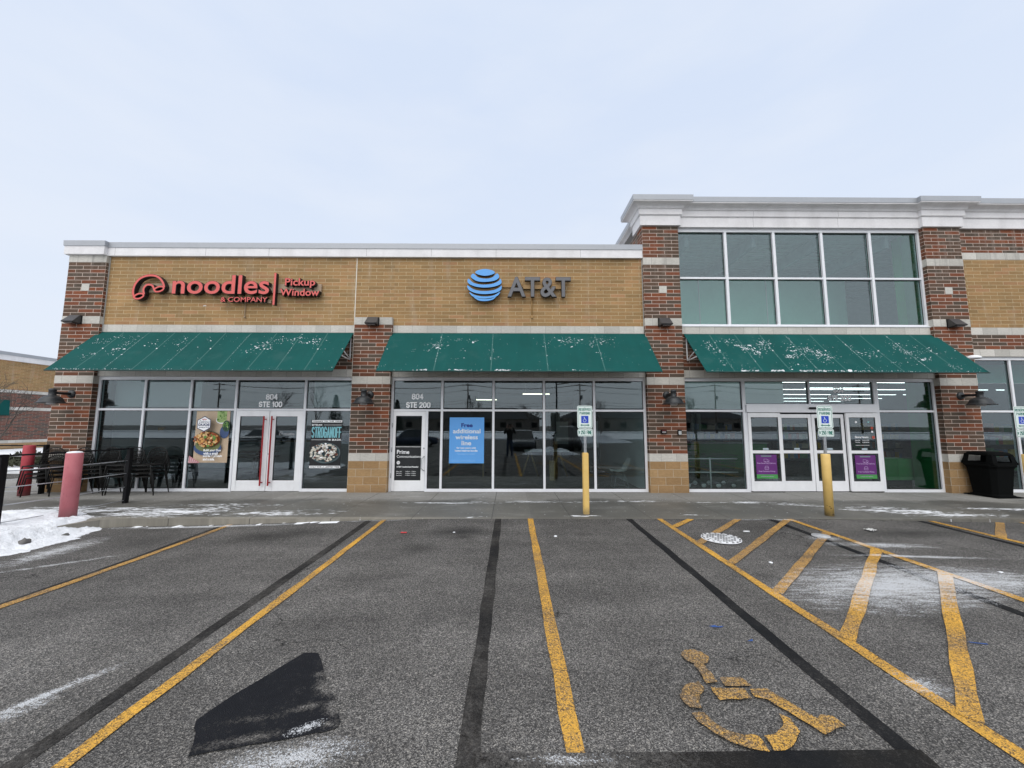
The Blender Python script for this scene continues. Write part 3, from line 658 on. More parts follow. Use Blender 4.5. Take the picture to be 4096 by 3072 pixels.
field(low, P1[1], P2[0] - .045); field(low, P2[1], P3[0]); field(tall, P3[1], P4[0], False)
# brick above the middle pier, either side of the expansion joint
MB().box(P2[0] - .035, P2[1], F, F + .3, 4.6736, 6.4008).build('brick_wall', TAN, low, u0=P2[0] + .11)
MB().box(P2[0] - .052, P2[0] - .030, F - .004, F + .3, 3.0, 6.4008).build('expansion_joint', plain('joint_sealant', (.72, .68, .60), .7), low)
MB().box(P1[1], P1[1] + .018, F - .02, F, 4.2672, 6.40).build('expansion_joint', plain('grey_sealant', (.40, .40, .38), .7), low)
MB().box(P3[0] - .016, P3[0], F - .02, F, 4.2672, 6.40).build('expansion_joint', MATS['grey_sealant'], low)
# weep holes in the mortar line: dark specks
wm = MB()
for x in [-3.9 + .61 * k for k in range(4)] + [-1.3 - .203 * k for k in range(0)] + [1.9 + .61 * k for k in range(3)] + [-10.9 + .61 * k for k in range(2)]:
    MB().box(x, x + .014, F - .002, F + .01, 5.486, 5.51).build('weep_hole', BLACKP, low)
# low coping
cp = [(-.0, 6.40), (.0, 6.628), (.018, 6.632), (.022, 6.776), (-.02, 6.80), (-.42, 6.80)]
mb = MB(); path = [(-12.235, D + 24), (-12.235, D - .08), (-11.145, D - .08), (-11.145, D + .02), (3.688, D + .02)]
sweep(mb, path, [(-.12, 6.398)] + cp[:2], 0)
cop = mb.build('coping', STUCCO, low)
mb = MB(); sweep(mb, path, cp[1:]); mb.build('metal_cap', CAP, cop)
mb = MB()
plain('joint_grey', (.38, .37, .37), .9)  # plain grey of the joints in coping and cornice
for x in (-10.95, -8.45, -6.7, -4.0, -2.2, -.40, 1.95): MB().box(x, x + .008, D + .0185, D + .03, 6.41, 6.63).build('coping_joint', MATS['joint_grey'], cop)
MB().box(-12.15, 3.69, D + .6, D + 22, 6.3, 6.36).build('roof', ROOFM, low)
MB().box(-12.152, -11.85, D + .55, D + 24, 0, 6.40).build('side_wall', RED, low)
MB().box(-12.15, 3.69, D + 22, D + 22.3, 0, 6.40).build('back_wall', RED, low)
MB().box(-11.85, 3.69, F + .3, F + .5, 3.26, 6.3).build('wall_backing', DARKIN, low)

# tall store: cornice with breaks at the piers
fasc = [(-.14, 7.318), (0, 7.318), (0, 7.60), (.022, 7.604), (.04, 7.62), (.04, 7.775), (.065, 7.785), (.075, 7.80)]
cove = [(.075 + .165 * (1 - math.cos(a)), 7.80 + .085 * math.sin(a)) for a in [k * math.pi / 16 for k in range(1, 9)]]
prof = fasc + cove + [(.25, 7.892), (.25, 7.918)]
cap = [(.25, 7.918), (.262, 7.92), (.266, 8.062), (.22, 8.09), (-.3, 8.09)]
path = [(3.94, D + 24), (3.94, D + .62), (3.625, D + .62), (3.625, D - .065), (4.755, D - .065), (4.755, D + .035), (11.55, D + .035), (11.55, D - .065), (12.70, D - .065), (12.70, D + .035), (34, D + .035)]
mb = MB(); sweep(mb, path, prof); cor = mb.build('cornice', STUCCO, tall)
mb = MB(); sweep(mb, path, cap); mb.build('metal_cap', CAP, cor)
mb = MB()
for x in (6.85, 9.25):
    for za, zb, yo in ((7.325, 7.60, .035), (7.625, 7.775, -.005)): mb.box(x, x + .006, D + yo - .0015, D + yo + .02, za, zb)
mb.build('cornice_joint', MATS['joint_grey'], cor)
MB().box(3.69, 34, D + .6, D + 44, 7.6, 7.66).build('roof', ROOFM, tall)
MB().box(3.691, 3.95, D + .5, D + 24, 4.6, 7.318).build('side_wall', RED, tall)
MB().box(3.69, 34, D + 44, D + 44.3, 0, 7.6).build('back_wall', GREYIN, tall)
MB().box(33.7, 34, D + .5, D + 44, 0, 7.6).build('side_wall', GREYIN, tall)
# wing to the right of the last pier
wing = MB().box(P4[1], 34, F, F + .3, 6.6294, 7.3152).build('brick_wall', RED, tall, u0=.1)
MB().box(P4[1], 34, F - .003, F + .3, 6.4262, 6.6294).build('stone_band', STONE, tall, u0=.15, v0=6.4262)
MB().box(P4[1], 34, F, F + .3, 4.4704, 6.4262).build('brick_wall', TAN, tall, u0=.21)
MB().box(P4[1], 34, F - .003, F + .3, 4.2672, 4.4704).build('stone_band', STONE, tall, u0=.07, v0=4.2672)
MB().box(P4[1], 34, F, F + .3, 3.8608, 4.2672).build('brick_wall', RED, tall, u0=.3)
MB().box(P4[1], 34, F - .003, F + .3, 3.6576, 3.8608).build('stone_band', STONE, tall, u0=.33, v0=3.6576)
MB().box(19.6, 34, F, F + .3, 0, 3.6576).build('brick_wall', RED, tall)

# ---- storefront glazing
def frame_window(parent, name, x0, x1, z0, z1, xm, zm, head=.087, sill=.075, jamb=.065, w=.062, y=G, mat=ALU, skip=(), tall_m=()):
    """a glazed grid: frame mesh, one pane per opening; skip lists (col,row) with no pane (doors)"""
    mb = MB(); dp = .11
    xsn = [x0 + jamb] + [v for c in xm for v in (c - w / 2, c + w / 2)] + [x1 - jamb]
    mb.box(x0, x1, y, y + dp, z1 - head, z1)
    mb.box(x0, x0 + jamb, y, y + dp, z0, z1 - head); mb.box(x1 - jamb, x1, y, y + dp, z0, z1 - head)
    for c in xm: mb.box(c - w / 2, c + w / 2, y, y + dp, z0, z1 - head)
    zs = [z0 + sill] + [v for c in zm for v in (c - .0275, c + .0275)] + [z1 - head]
    panes = []
    for i in range(0, len(xsn), 2):
        a, b = xsn[i], xsn[i + 1]
        if (i // 2, 0) not in skip: mb.box(a, b, y - .004, y + dp, z0, z0 + sill)
        for j, c in enumerate(zm): mb.box(a, b, y + .002, y + dp, c - .0275, c + .0275)
        for j in range(0, len(zs), 2):
            if (i // 2, j // 2) in skip: continue
            panes.append((a, b, zs[j], zs[j + 1]))
    o = mb.build(name, mat, parent, bevel=.004)
    return o, panes
def pane(parent, a, b, c, d, mat=GLASS, y=GL):
    o = MB().box(a - .01, b + .01, y, y + .008, c - .01, d + .01).build('pane', mat, parent)
    # black gasket line around the glass
    return o
def gaskets(parent, panes, y=GL):
    mb = MB(); g = .012
    for a, b, c, d in panes:
        mb.box(a, a + g, y - .012, y - .001, c, d); mb.box(b - g, b, y - .012, y - .001, c, d)
        mb.box(a + g, b - g, y - .012, y - .001, d - g, d); mb.box(a + g, b - g, y - .012, y - .001, c, c + g)
    mb.build('gasket', BLACKP, parent)
wn1, pn1 = frame_window(low, 'storefront_window', P1[1], P2[0], 0, 3.046, [-9.865, -8.62, -7.40, -5.535], [2.158], skip=[(3, 0)])
wn2, pn2 = frame_window(low, 'storefront_window', P2[1], P3[0], 0, 3.046, [-1.835, -.445, .925, 2.287], [2.152], skip=[(0, 0)])
for w_, pn in ((wn1, pn1), (wn2, pn2)):
    for q in pn: pane(w_, *q)
    gaskets(w_, pn)
# small mullion beside the phone-shop door and its narrow light
MB().box(-2.262, -2.202, G + .001, G + .11, 0, 2.1245).box(-2.202, -1.866, G - .003, G + .11, 0, .075).build('mullion', ALU, wn2, bevel=.004)
pane(wn2, -2.202, -1.866, .075, 2.1245); gaskets(wn2, [(-2.202, -1.866, .075, 2.1245)])
def suite(parent, top, bottom, box1, box2, y=GL - .004):
    mb = MB(); mb.stroke(top, *box1, .030, y, .003); mb.stroke(bottom, *box2, .030, y, .003); return mb.build('suite_number', DECAL, parent)
suite(wn1, '804', 'STE 100', (-6.621, -6.305, 2.429, 2.585), (-6.803, -6.17, 2.228, 2.380))
suite(wn2, '804', 'STE 200', (-2.669, -2.352, 2.448, 2.603), (-2.817, -2.155, 2.218, 2.374))
def door(parent, x0, x1, z1, gx0, gx1, gz0, gz1, y=G + .012, mat=WHITEALU, mid=None, z0=.012):
    mb = MB(); dp = .05; g = .006
    x0 += g; x1 -= g
    mb.box(x0, gx0, y, y + dp, z0, z1 - g); mb.box(gx1, x1, y, y + dp, z0, z1 - g)
    mb.box(gx0, gx1, y, y + dp, gz1, z1 - g); mb.box(gx0, gx1, y, y + dp, z0, gz0)
    if mid: mb.box(gx0, gx1, y, y + dp, mid[0], mid[1])
    o = mb.build('door', mat, parent, bevel=.003)
    gls = [(gx0, gx1, gz0, gz1)] if not mid else [(gx0, gx1, gz0, mid[0]), (gx0, gx1, mid[1], gz1)]
    for q in gls: MB().box(q[0], q[1], y + .022, y + .03, q[2], q[3]).build('door_glass', GLASS, o)
    gk = MB(); k = .01
    for a, b, c, d in gls:
        gk.box(a, a + k, y + .010, y + .021, c, d).box(b - k, b, y + .010, y + .021, c, d).box(a + k, b - k, y + .010, y + .021, d - k, d).box(a + k, b - k, y + .010, y + .021, c, c + k)
    gk.build('gasket', BLACKP, o)
    return o
d1 = door(low, -7.369, -6.468, 2.13, -7.253, -6.617, .287, 1.979); d2 = door(low, -6.466, -5.566, 2.13, -6.293, -5.717, .287, 1.979)
for dd, x in ((d1, -6.572), (d2, -6.362)):
    mb = MB().box(x - .017, x + .017, G - .075, G - .045, .158, 1.985)
    for z in (.24, 1.90): mb.box(x - .012, x + .03, G - .05, G + .012, z - .012, z + .012)
    mb.build('handle', REDHANDLE, dd, bevel=.004)
MB().lathe([(0, -.01), (.018, -.01), (.02, .0)], (-6.43, G + .01, .98), 14, axis='y').build('lock', STEEL, d2)
d3 = door(low, -3.147, -2.264, 2.125, -3.066, -2.368, .292, 1.999)
MB().tube([(-2.285, G + .012, .92), (-2.285, G - .04, .92), (-2.295, G - .055, .90), (-2.345, G - .06, .86), (-2.35, G - .06, .62), (-2.30, G - .055, .57), (-2.285, G - .04, .555), (-2.285, G + .012, .555)], .013, 8).build('handle', STEEL, d3)
MB().lathe([(0, -.012), (.02, -.012), (.022, .0)], (-2.30, G + .01, 1.135), 14, axis='y').build('lock', STEEL, d3)
mb = MB()
for z in (.42, 1.1, 1.75): mb.tube([(-3.155, G - .002, z - .06), (-3.155, G - .002, z + .06)], .012, 8)
mb.build('hinge', STEEL, d3)
# text on the doors
yd = G + .012 + .020
mb = MB().text('noodles', -6.06, -5.785, 1.475, 1.545, yd, .001, .02).text('& COMPANY', -5.92, -5.79, 1.44, 1.455, yd, .001)
mb.strip([(-6.185, 1.475), (-6.19, 1.52), (-6.16, 1.56), (-6.12, 1.565), (-6.09, 1.53)], .014, yd, yd + .001).strip([(-6.15, 1.475), (-6.14, 1.515), (-6.115, 1.515), (-6.105, 1.495)], .012, yd, yd + .001)
mb.build('lettering', plain('etched_decal', (.28, .29, .30), .5), d2)
mb = MB().text('Prime', -3.02, -2.69, .985, 1.09, yd, .001, .012).text('Communications', -3.02, -2.375, .885, .95, yd, .001, .0)
mb.text('AT&T Authorized Retailer', -3.02, -2.43, .625, .665, yd, .001, .02)
for k, (a, b) in enumerate((('Mon-Fri', '10:00am - 7:00pm'), ('Saturday', '10:00am - 7:00pm'), ('Sunday', '11:00am - 6:00pm'))):
    z = .505 - .05 * k; mb.text(a, -3.02, -2.875, z, z + .03, yd, .001).text(b, -2.78, -2.50, z, z + .03, yd, .001)
mb.poly(oval(-2.975, .755, .045, .045), yd, yd + .001); mb.build('lettering', DECAL, d3)
mb = MB()
for z, ww in ((.775, .06), (.757, .07), (.738, .06)): mb.strip([(-2.975 - ww / 2, z + .004), (-2.975, z - .004), (-2.975 + ww / 2, z + .004)], .006, yd - .0015, yd - .0005)
mb.build('emblem_gap', DARKDECAL, d3)
MB().box(-3.055, -2.375, yd + .0012, yd + .0018, .30, 1.16).build('black_film', DARKDECAL, d3)
MB().box(-3.055, -2.375, yd - .001, yd + .001, 1.168, 1.178).build('film_edge', DECAL, d3)

# phone shop / restaurant / store: door header, sliding doors
wn3, pn3 = frame_window(tall, 'storefront_window', P3[1], 6.385, 0, 3.046, [], [2.155], jamb=.062)
wn4, pn4 = frame_window(tall, 'storefront_window', 9.985, P4[0], 0, 3.046, [], [2.155], jamb=.062)
for w_, pn in ((wn3, pn3), (wn4, pn4)):
    for q in pn: pane(w_, *q)
    gaskets(w_, pn)
mb = MB().box(6.387, 9.983, G, G + .11, 2.962, 3.046).box(6.387, 9.983, G - .002, G + .11, 2.315, 2.345).box(8.15, 8.195, G, G + .11, 2.345, 2.962).box(9.93, 9.983, G, G + .11, 2.345, 2.962).box(6.387, 6.41, G, G + .11, 2.345, 2.962)
ent = mb.build('entrance_transom', ALU, tall, bevel=.004)
tp = [(6.41, 8.15, 2.345, 2.962), (8.195, 9.93, 2.345, 2.962)]
for q in tp: pane(ent, *q)
gaskets(ent, tp)
MB().box(6.40, 9.97, G - .05, G + .11, 2.115, 2.313).build('door_operator_header', ALU, ent, bevel=.006)
MB().box(8.07, 8.36, G - .115, G - .052, 2.205, 2.255).build('motion_sensor', BLACKMETAL, ent, bevel=.01)
mb = MB().box(6.388, 6.42, G, G + .11, 0, 2.113).box(9.95, 9.982, G, G + .11, 0, 2.113); mb.build('door_jamb', ALU, ent)
suite(ent, '804', 'STE 300', (8.865, 9.155, 2.66, 2.815), (8.70, 9.34, 2.435, 2.585))
dl = door(tall, 6.42, 7.305, 2.105, 6.500, 7.235, .289, 1.985, y=G - .035, mid=(1.02, 1.10), z0=.03)
dr = door(tall, 9.075, 9.955, 2.105, 9.155, 9.87, .289, 1.985, y=G - .035, mid=(1.02, 1.10), z0=.03)
dm = door(tall, 7.30, 8.185, 2.075, 7.375, 8.095, .289, 1.97, y=G + .03, mid=(1.02, 1.10), z0=.02)
dn = door(tall, 8.19, 9.075, 2.075, 8.275, 8.985, .289, 1.97, y=G + .03, mid=(1.02, 1.10), z0=.02)
MB().box(6.43, 7.30, G - .03, G, .008, .03).build('door_sweep', BLACKP, dl); MB().box(9.08, 9.95, G - .03, G, .008, .03).build('door_sweep', BLACKP, dr)
for dd, x0, x1, y in ((dl, 6.50, 7.235, G - .014), (dm, 7.375, 8.095, G + .051), (dn, 8.275, 8.985, G + .051), (dr, 9.155, 9.87, G - .014)):
    c = x0 + .5 * (x1 - x0) + (.0 if dd is dl else .02)
    MB().box(c - .075, c + .075, y, y + .001, 1.115, 1.16).build('push_sticker', plain('sticker', (.45, .55, .60), .5) if 'sticker' not in MATS else MATS['sticker'], dd)
ys = G - .014
mb = MB().text('Store Hours', 9.30, 9.66, 1.43, 1.485, ys, .001, .03)
for k, (a, b) in enumerate((('Mon-Sat', '9 AM-9 PM'), ('Sunday', '10 AM-8 PM'))):
    z = 1.355 - .055 * k; mb.text(a, 9.30, 9.43, z, z + .032, ys, .001).text(b, 9.49, 9.67, z, z + .032, ys, .001)
mb.box(9.30, 9.67, ys, ys + .001, 1.235, 1.243); mb.build('lettering', DECAL, dr)
mb = MB()
for x, z, r, m_ in ((9.36, 1.86, .035, 0), (9.70, 1.86, .03, 1), (9.78, 1.70, .045, 2), (9.78, 1.60, .035, 0), (9.80, 1.45, .05, 2)):
    mb.poly([(x + r * (1 if k % 2 else .72) * math.cos(k * math.pi / 5), z + r * (1 if k % 2 else .72) * math.sin(k * math.pi / 5)) for k in range(10)], ys, ys + .001, m_)
mb.build('window_sticker', [DECAL, plain('teal_sticker', (.25, .5, .5)), plain('red_sticker', (.45, .06, .03))], dr)
# upper window grid
uw, pu = frame_window(tall, 'upper_window', P3[1], P4[0], 4.474, 7.318, [6.085, 7.462, 8.825, 10.20], [5.868], head=.10, sill=.07, jamb=.055, w=.075, y=G - .03)
for q in pu: pane(uw, *q, GLASSUP, GL - .01)
gaskets(uw, pu, GL - .01)
MB().box(P3[1], P4[0], F - .02, G - .031, 4.4705, 4.50).build('window_ledge', ALU, uw)
MB().box(P3[1], P4[0], F + .302, F + .5, 3.048, 4.47).build('wall_backing', DARKIN, tall)
MB().box(P4[1], 34, F + .302, F + .5, 3.6576, 7.3).build('wall_backing', DARKIN, tall)
# window of the right wing
wn5, pn5 = frame_window(tall, 'storefront_window', P4[1], 19.6, 0, 3.6576, [13.78, 15.2, 16.65, 18.1], [2.155], head=.09)
for q in pn5: pane(wn5, *q)
gaskets(wn5, pn5)

# ---- room shells behind the glass
def room(parent, x0, x1, y1, z1, wall, floor, ceil, left=None, right=None, back=None):
    MB().box(x0, x1, G + .12, y1, -.02, .006).build('shop_floor', floor, parent)
    MB().box(x0, x1, F + .51, y1, z1, z1 + .05).build('ceiling', ceil, parent)
    MB().box(x0 - .06, x0, D + .3, y1, 0.007, z1).build('partition', left or wall, parent)
    MB().box(x1, x1 + .06, D + .3, y1, 0.007, z1).build('partition', right or wall, parent)
    MB().box(x0, x1, y1, y1 + .06, 0.007, z1).build('back_partition', back or wall, parent)
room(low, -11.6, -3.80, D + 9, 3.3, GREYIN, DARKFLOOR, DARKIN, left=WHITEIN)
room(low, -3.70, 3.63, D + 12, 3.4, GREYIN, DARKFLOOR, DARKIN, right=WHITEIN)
MB().box(3.95, 33.7, G + .12, D + 44, -.02, .006).build('shop_floor', plain('pale_shop_floor', (.018, .018, .018), .3), tall)
MB().box(3.9, 3.96, D + .5, D + 44, 0, 7.6).build('partition', WHITEIN, tall)
MB().box(3.97, 33.6, D + .62, D + 44, 7.45, 7.58).build('ceiling', plain('roof_deck', (.42, .44, .45), .7), tall)
mb = MB()
for k in range(60): mb.box(3.97, 16, D + .7 + k * .3, D + .82 + k * .3, 7.41, 7.449)
mb.build('roof_deck_rib', MATS['roof_deck'], tall)
mb = MB()
for x in (5.2, 7.2, 9.2, 11.2): mb.box(x, x + .12, D + .7, D + 14, 7.05, 7.40)
mb.build('roof_joist', plain('joist', (.28, .31, .32), .7), tall)
MB().box(4.0, 12.2, D + 3.3, D + 3.4, 4.26, 7.05).build('upper_partition', GREENIN, tall)
plain('deep_green_wall', (.03, .14, .07), .6)
MB().box(11.66, 11.74, D + .63, D + .98, 0.007, 7.4).build('side_partition', plain('green_side_wall', (.03, .24, .07), .6), tall)
mb = MB()
for x in (6.7, 9.1): mb.tube([(x, D + 3.0, 4.0), (x, D + 3.0, 7.0)], .02, 8)
mb.build('sprinkler_pipe', WHITEPAINT, tall)
def lining(parent, x0, x1, z0, z1, mat): MB().box(x0, x1, GL + .012, D + .62, z0, z1).build('reveal_lining', mat, parent)
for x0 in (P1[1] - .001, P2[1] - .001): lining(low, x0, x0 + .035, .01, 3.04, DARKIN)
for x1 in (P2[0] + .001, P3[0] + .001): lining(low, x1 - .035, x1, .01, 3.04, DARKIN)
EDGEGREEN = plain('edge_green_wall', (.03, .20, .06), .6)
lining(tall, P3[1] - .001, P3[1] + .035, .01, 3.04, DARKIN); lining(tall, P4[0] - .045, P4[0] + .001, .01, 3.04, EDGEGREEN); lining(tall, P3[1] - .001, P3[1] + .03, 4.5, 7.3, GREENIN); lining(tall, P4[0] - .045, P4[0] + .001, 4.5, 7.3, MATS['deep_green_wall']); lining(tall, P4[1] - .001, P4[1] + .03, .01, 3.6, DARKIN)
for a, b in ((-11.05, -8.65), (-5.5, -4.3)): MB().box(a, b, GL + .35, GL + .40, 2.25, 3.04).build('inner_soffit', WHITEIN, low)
MB().box(12.7, 19, D + .9, D + 1.0, 3.02, 3.56).build('green_valance', plain('teal_valance', (.05, .33, .23), .6), tall)

# ------------------------------------------------------------------ awnings
AWN = None
def awnmat():
    m, t = newmat('green_canvas'); p = t.pos(); n = t.noise(t.map(p, (1, 1, 1)), 1.2, 4); w = t.noise(p, 160, 1)
    st = t.noise(t.map(p, (3.5, .4, .4)), 1.5, 4, .6)
    k = t.math('MULTIPLY', t.rng(n, .3, .7, .92, 1.08), t.rng(st, .3, .7, .95, 1.07))
    vm = t.n('ShaderNodeVectorMath', operation='SCALE'); t.put(vm.inputs[0], (.0045, .074, .068)); t.put(vm.inputs['Scale'], k)
    frost = t.rng(t.noise(t.map(p, (2, 2, 2)), 1.1, 5, .65), .55, .8, 0, .035)
    t.out(t.mix(frost, vm.outputs[0], (.5, .55, .55)), .75, 0, t.bump(w, .25, .002), .15); return m
AWN = awnmat()
SEAM = plain('canvas_seam', (.016, .105, .095), .6, 0, .1, 30)
AZ0, AZ1, AY0, AY1 = 4.26, 3.06, F - .01, D - 1.05
def awn_pt(x0, x1, s, t, h=0.):
    nl = math.hypot(AZ0 - AZ1, AY0 - AY1); n = Vector((0, -(AZ0 - AZ1) / nl, (AY0 - AY1) / nl))
    sag = .012 * math.sin(math.pi * t) * (math.sin(math.pi * ((s * 5) % 1)))
    return Vector((x0 + (x1 - x0) * s, AY0 + (AY1 - AY0) * t, AZ0 + (AZ1 - AZ0) * t)) + n * (h - sag)
def awning(label, x0, x1, seams, clusters, edge, seed, ends):
    rnd = random.Random(seed)
    t = thing('awning', label, 'awning', ((x0 + x1) / 2, F, 3.06), group='green canvas awnings over the shop fronts')
    off = Vector(t.location); mvp = lambda p: tuple(Vector(p) - off)
    mb = MB(); ns, nt_ = 40, 8
    vs = [mvp(awn_pt(x0, x1, i / ns, j / nt_)) for j in range(nt_ + 1) for i in range(ns + 1)]
    vb = [mvp(awn_pt(x0, x1, i / ns, j / nt_, -.012)) for j in range(nt_ + 1) for i in range(ns + 1)]
    fs = [(j * (ns + 1) + i, j * (ns + 1) + i + 1, (j + 1) * (ns + 1) + i + 1, (j + 1) * (ns + 1) + i) for j in range(nt_) for i in range(ns)]
    o = len(vs); mb.add(vs + vb, fs + [tuple(q + o for q in f)[::-1] for f in fs])
    per = [i for i in range(ns)]
    mb.add([mvp(awn_pt(x0, x1, 0, 1)), mvp(awn_pt(x0, x1, 1, 1)), mvp(awn_pt(x0, x1, 1, 1, -.012)), mvp(awn_pt(x0, x1, 0, 1, -.012))], [(0, 1, 2, 3)])
    for f in range(len(mb.f)): mb.sm[f] = True
    can = mb.build('canopy', AWN, t)
    mb = MB()
    a = mvp(awn_pt(x0, x1, 0, 1)); b = mvp(awn_pt(x0, x1, 1, 1))
    mb.tube([Vector(a) + Vector((0, .005, -.006)), Vector(b) + Vector((0, .005, -.006))], .016, 8); mb.build('front_hem', plain('dark_green_hem', (.008, .045, .04), .6) if 'dark_green_hem' not in MATS else MATS['dark_green_hem'], t)
    mb = MB()
    for s in seams:
        pts = [mvp(awn_pt(x0, x1, s, k / 12, .003)) for k in range(13)]
        mb = MB()
        for k in range(12):
            p, q = Vector(pts[k]), Vector(pts[k + 1]); w = Vector((.014, 0, 0)); mb.add([p - w, p + w, q + w, q - w], [(0, 1, 2, 3)])
        mb.build('seam', SEAM, can)
    mb = MB()
    fr = [x0 + .06, x1 - .06] + [x0 + (x1 - x0) * s for s in seams]
    for x in fr:
        P = lambda y, z: mvp((x, y, z))
        mb.tube([P(AY0 - .02, AZ0 - .06), P(AY0 - .02, AZ0 - .75), P(AY0 - .62, AZ0 - .72)], .018, 8); mb.tube([P(AY0 - .03, AZ0 - .73), P(AY0 - .52, AZ0 - .55)], .016, 8)
        mb.tube([P(AY0 - .04, AZ0 - .11), P(AY1 + .05, AZ1 - .005)], .014, 8)
    mb.tube([mvp((x0 + .05, AY1 + .04, AZ1 + .01)), mvp((x1 - .05, AY1 + .04, AZ1 + .01))], .016, 8); mb.tube([mvp((x0 + .05, AY0 - .03, AZ0 - .06)), mvp((x1 - .05, AY0 - .03, AZ0 - .06))], .016, 8)
    mb.build('frame', WHITEPAINT, t)
    # frozen snow flecks
    mb = MB()
    def fleck(s, tt, r, hh=None, sx=1.):
        r *= .54
        s = min(.996, max(.004, s)); tt = min(.988, max(.02, tt)); n = rnd.randint(5, 8); a0 = rnd.random() * 6; st = rnd.uniform(.7, 2.2) * sx
        base = []; c = awn_pt(x0, x1, s, tt, (.004 if sx == 1. else .006) + (hh or r * .35)); W = x1 - x0
        for k in range(n):
            a = a0 + 2 * math.pi * k / n; rr = r * rnd.uniform(.55, 1.25)
            base.append(awn_pt(x0, x1, s + rr * st * math.cos(a) / W, min(1, tt + rr * math.sin(a) / 1.7), .002 if sx == 1. else .0042))
        mb.add([mvp(q) for q in base] + [mvp(c)], [(k, (k + 1) % n, n) for k in range(n)])
    for (cs, ct, ds, dt, n, r) in clusters:
        for _ in range(int(n * .66)):
            a, b = rnd.gauss(0, 1), rnd.gauss(0, 1)
            fleck(cs + ds * a, ct + dt * b, r * math.exp(rnd.gauss(-.5, .55)))
    for (s, t0, t1, n, r) in edge['seams']:
        for _ in range(int(n * .7)): fleck(s + rnd.gauss(0, .0009), rnd.uniform(t0, t1), r * .85 * math.exp(rnd.gauss(-.5, .5)), None, .8)
    for (s0, s1, n, r) in edge['front']:
        for _ in range(n): fleck(rnd.uniform(s0, s1), rnd.uniform(.965, .99), r * math.exp(rnd.gauss(-.4, .5)), r * .9)
    for _ in range(edge.get('loose', 60)): fleck(rnd.random(), rnd.uniform(.1, .98), .006 * math.exp(rnd.gauss(0, .5)))
    sn = mb.build('snow', CLEANSNOW, t); sn['kind'] = 'stuff'
    return t
SE = [.2, .4, .6, .8]
awning('green canvas awning with light frost, above the red-handled double doors', -11.212, -4.283, [.1, .2, .3, .4, .5, .6, .7, .8, .9],
       [(.055, .25, .02, .05, 45, .016), (.11, .18, .02, .05, 30, .014), (.17, .3, .016, .08, 60, .016), (.155, .5, .012, .05, 50, .018), (.165, .12, .02, .03, 16, .011), (.075, .65, .02, .05, 34, .014), (.095, .60, .006, .02, 14, .02), (.255, .32, .02, .05, 14, .014),
        (.305, .33, .015, .08, 18, .014), (.37, .2, .008, .06, 20, .018), (.375, .33, .012, .02, 18, .018), (.46, .2, .008, .05, 14, .016), (.40, .5, .006, .02, 7, .02), (.69, .35, .022, .08, 110, .019), (.655, .48, .022, .03, 30, .015), (.74, .18, .02, .03, 40, .016), (.80, .2, .02, .06, 60, .018), (.87, .28, .016, .06, 60, .018), (.90, .4, .018, .1, 18, .012), (.84, .28, .01, .02, 18, .02)],
       dict(seams=[(.2, .15, .9, 55, .014), (.3, .2, .5, 10, .01), (.4, .1, .95, 55, .014), (.6, .05, .6, 36, .014), (.8, .3, .6, 16, .012)], front=[(.02, .12, 26, .013), (.13, .19, 14, .012), (.2, .3, 18, .012), (.35, .5, 16, .01), (.5, .95, 12, .008)], loose=70), 3, 1)
awning('green canvas awning with patchy snow, above the sky-blue window poster', -3.244, 3.709, SE,
       [(.19, .36, .02, .06, 70, .017), (.165, .48, .01, .02, 26, .016), (.21, .22, .02, .06, 24, .014), (.105, .46, .012, .02, 8, .013), (.27, .18, .01, .03, 26, .014), (.325, .22, .012, .03, 36, .016), (.29, .5, .008, .04, 9, .013), (.27, .7, .02, .04, 18, .012), (.395, .5, .01, .05, 13, .014), (.405, .68, .008, .03, 22, .014), (.60, .26, .014, .05, 30, .014), (.69, .22, .022, .07, 110, .018), (.66, .14, .03, .03, 24, .012), (.78, .26, .02, .07, 46, .016), (.825, .18, .018, .05, 46, .017), (.80, .55, .012, .03, 14, .013), (.82, .68, .01, .03, 12, .013), (.86, .2, .01, .06, 9, .012), (.03, .88, .02, .03, 8, .012)],
       dict(seams=[(.2, .1, .8, 60, .014), (.4, .05, 1, 30, .010), (.6, .05, .9, 34, .012), (.8, .1, .8, 42, .013)], front=[(.13, .18, 14, .028), (.25, .31, 26, .022), (.31, .37, 10, .018), (.41, .47, 24, .022), (.43, .445, 6, .026), (.5, .65, 16, .012), (.65, .74, 12, .014), (.05, .13, 6, .012)], loose=40), 5, 1)
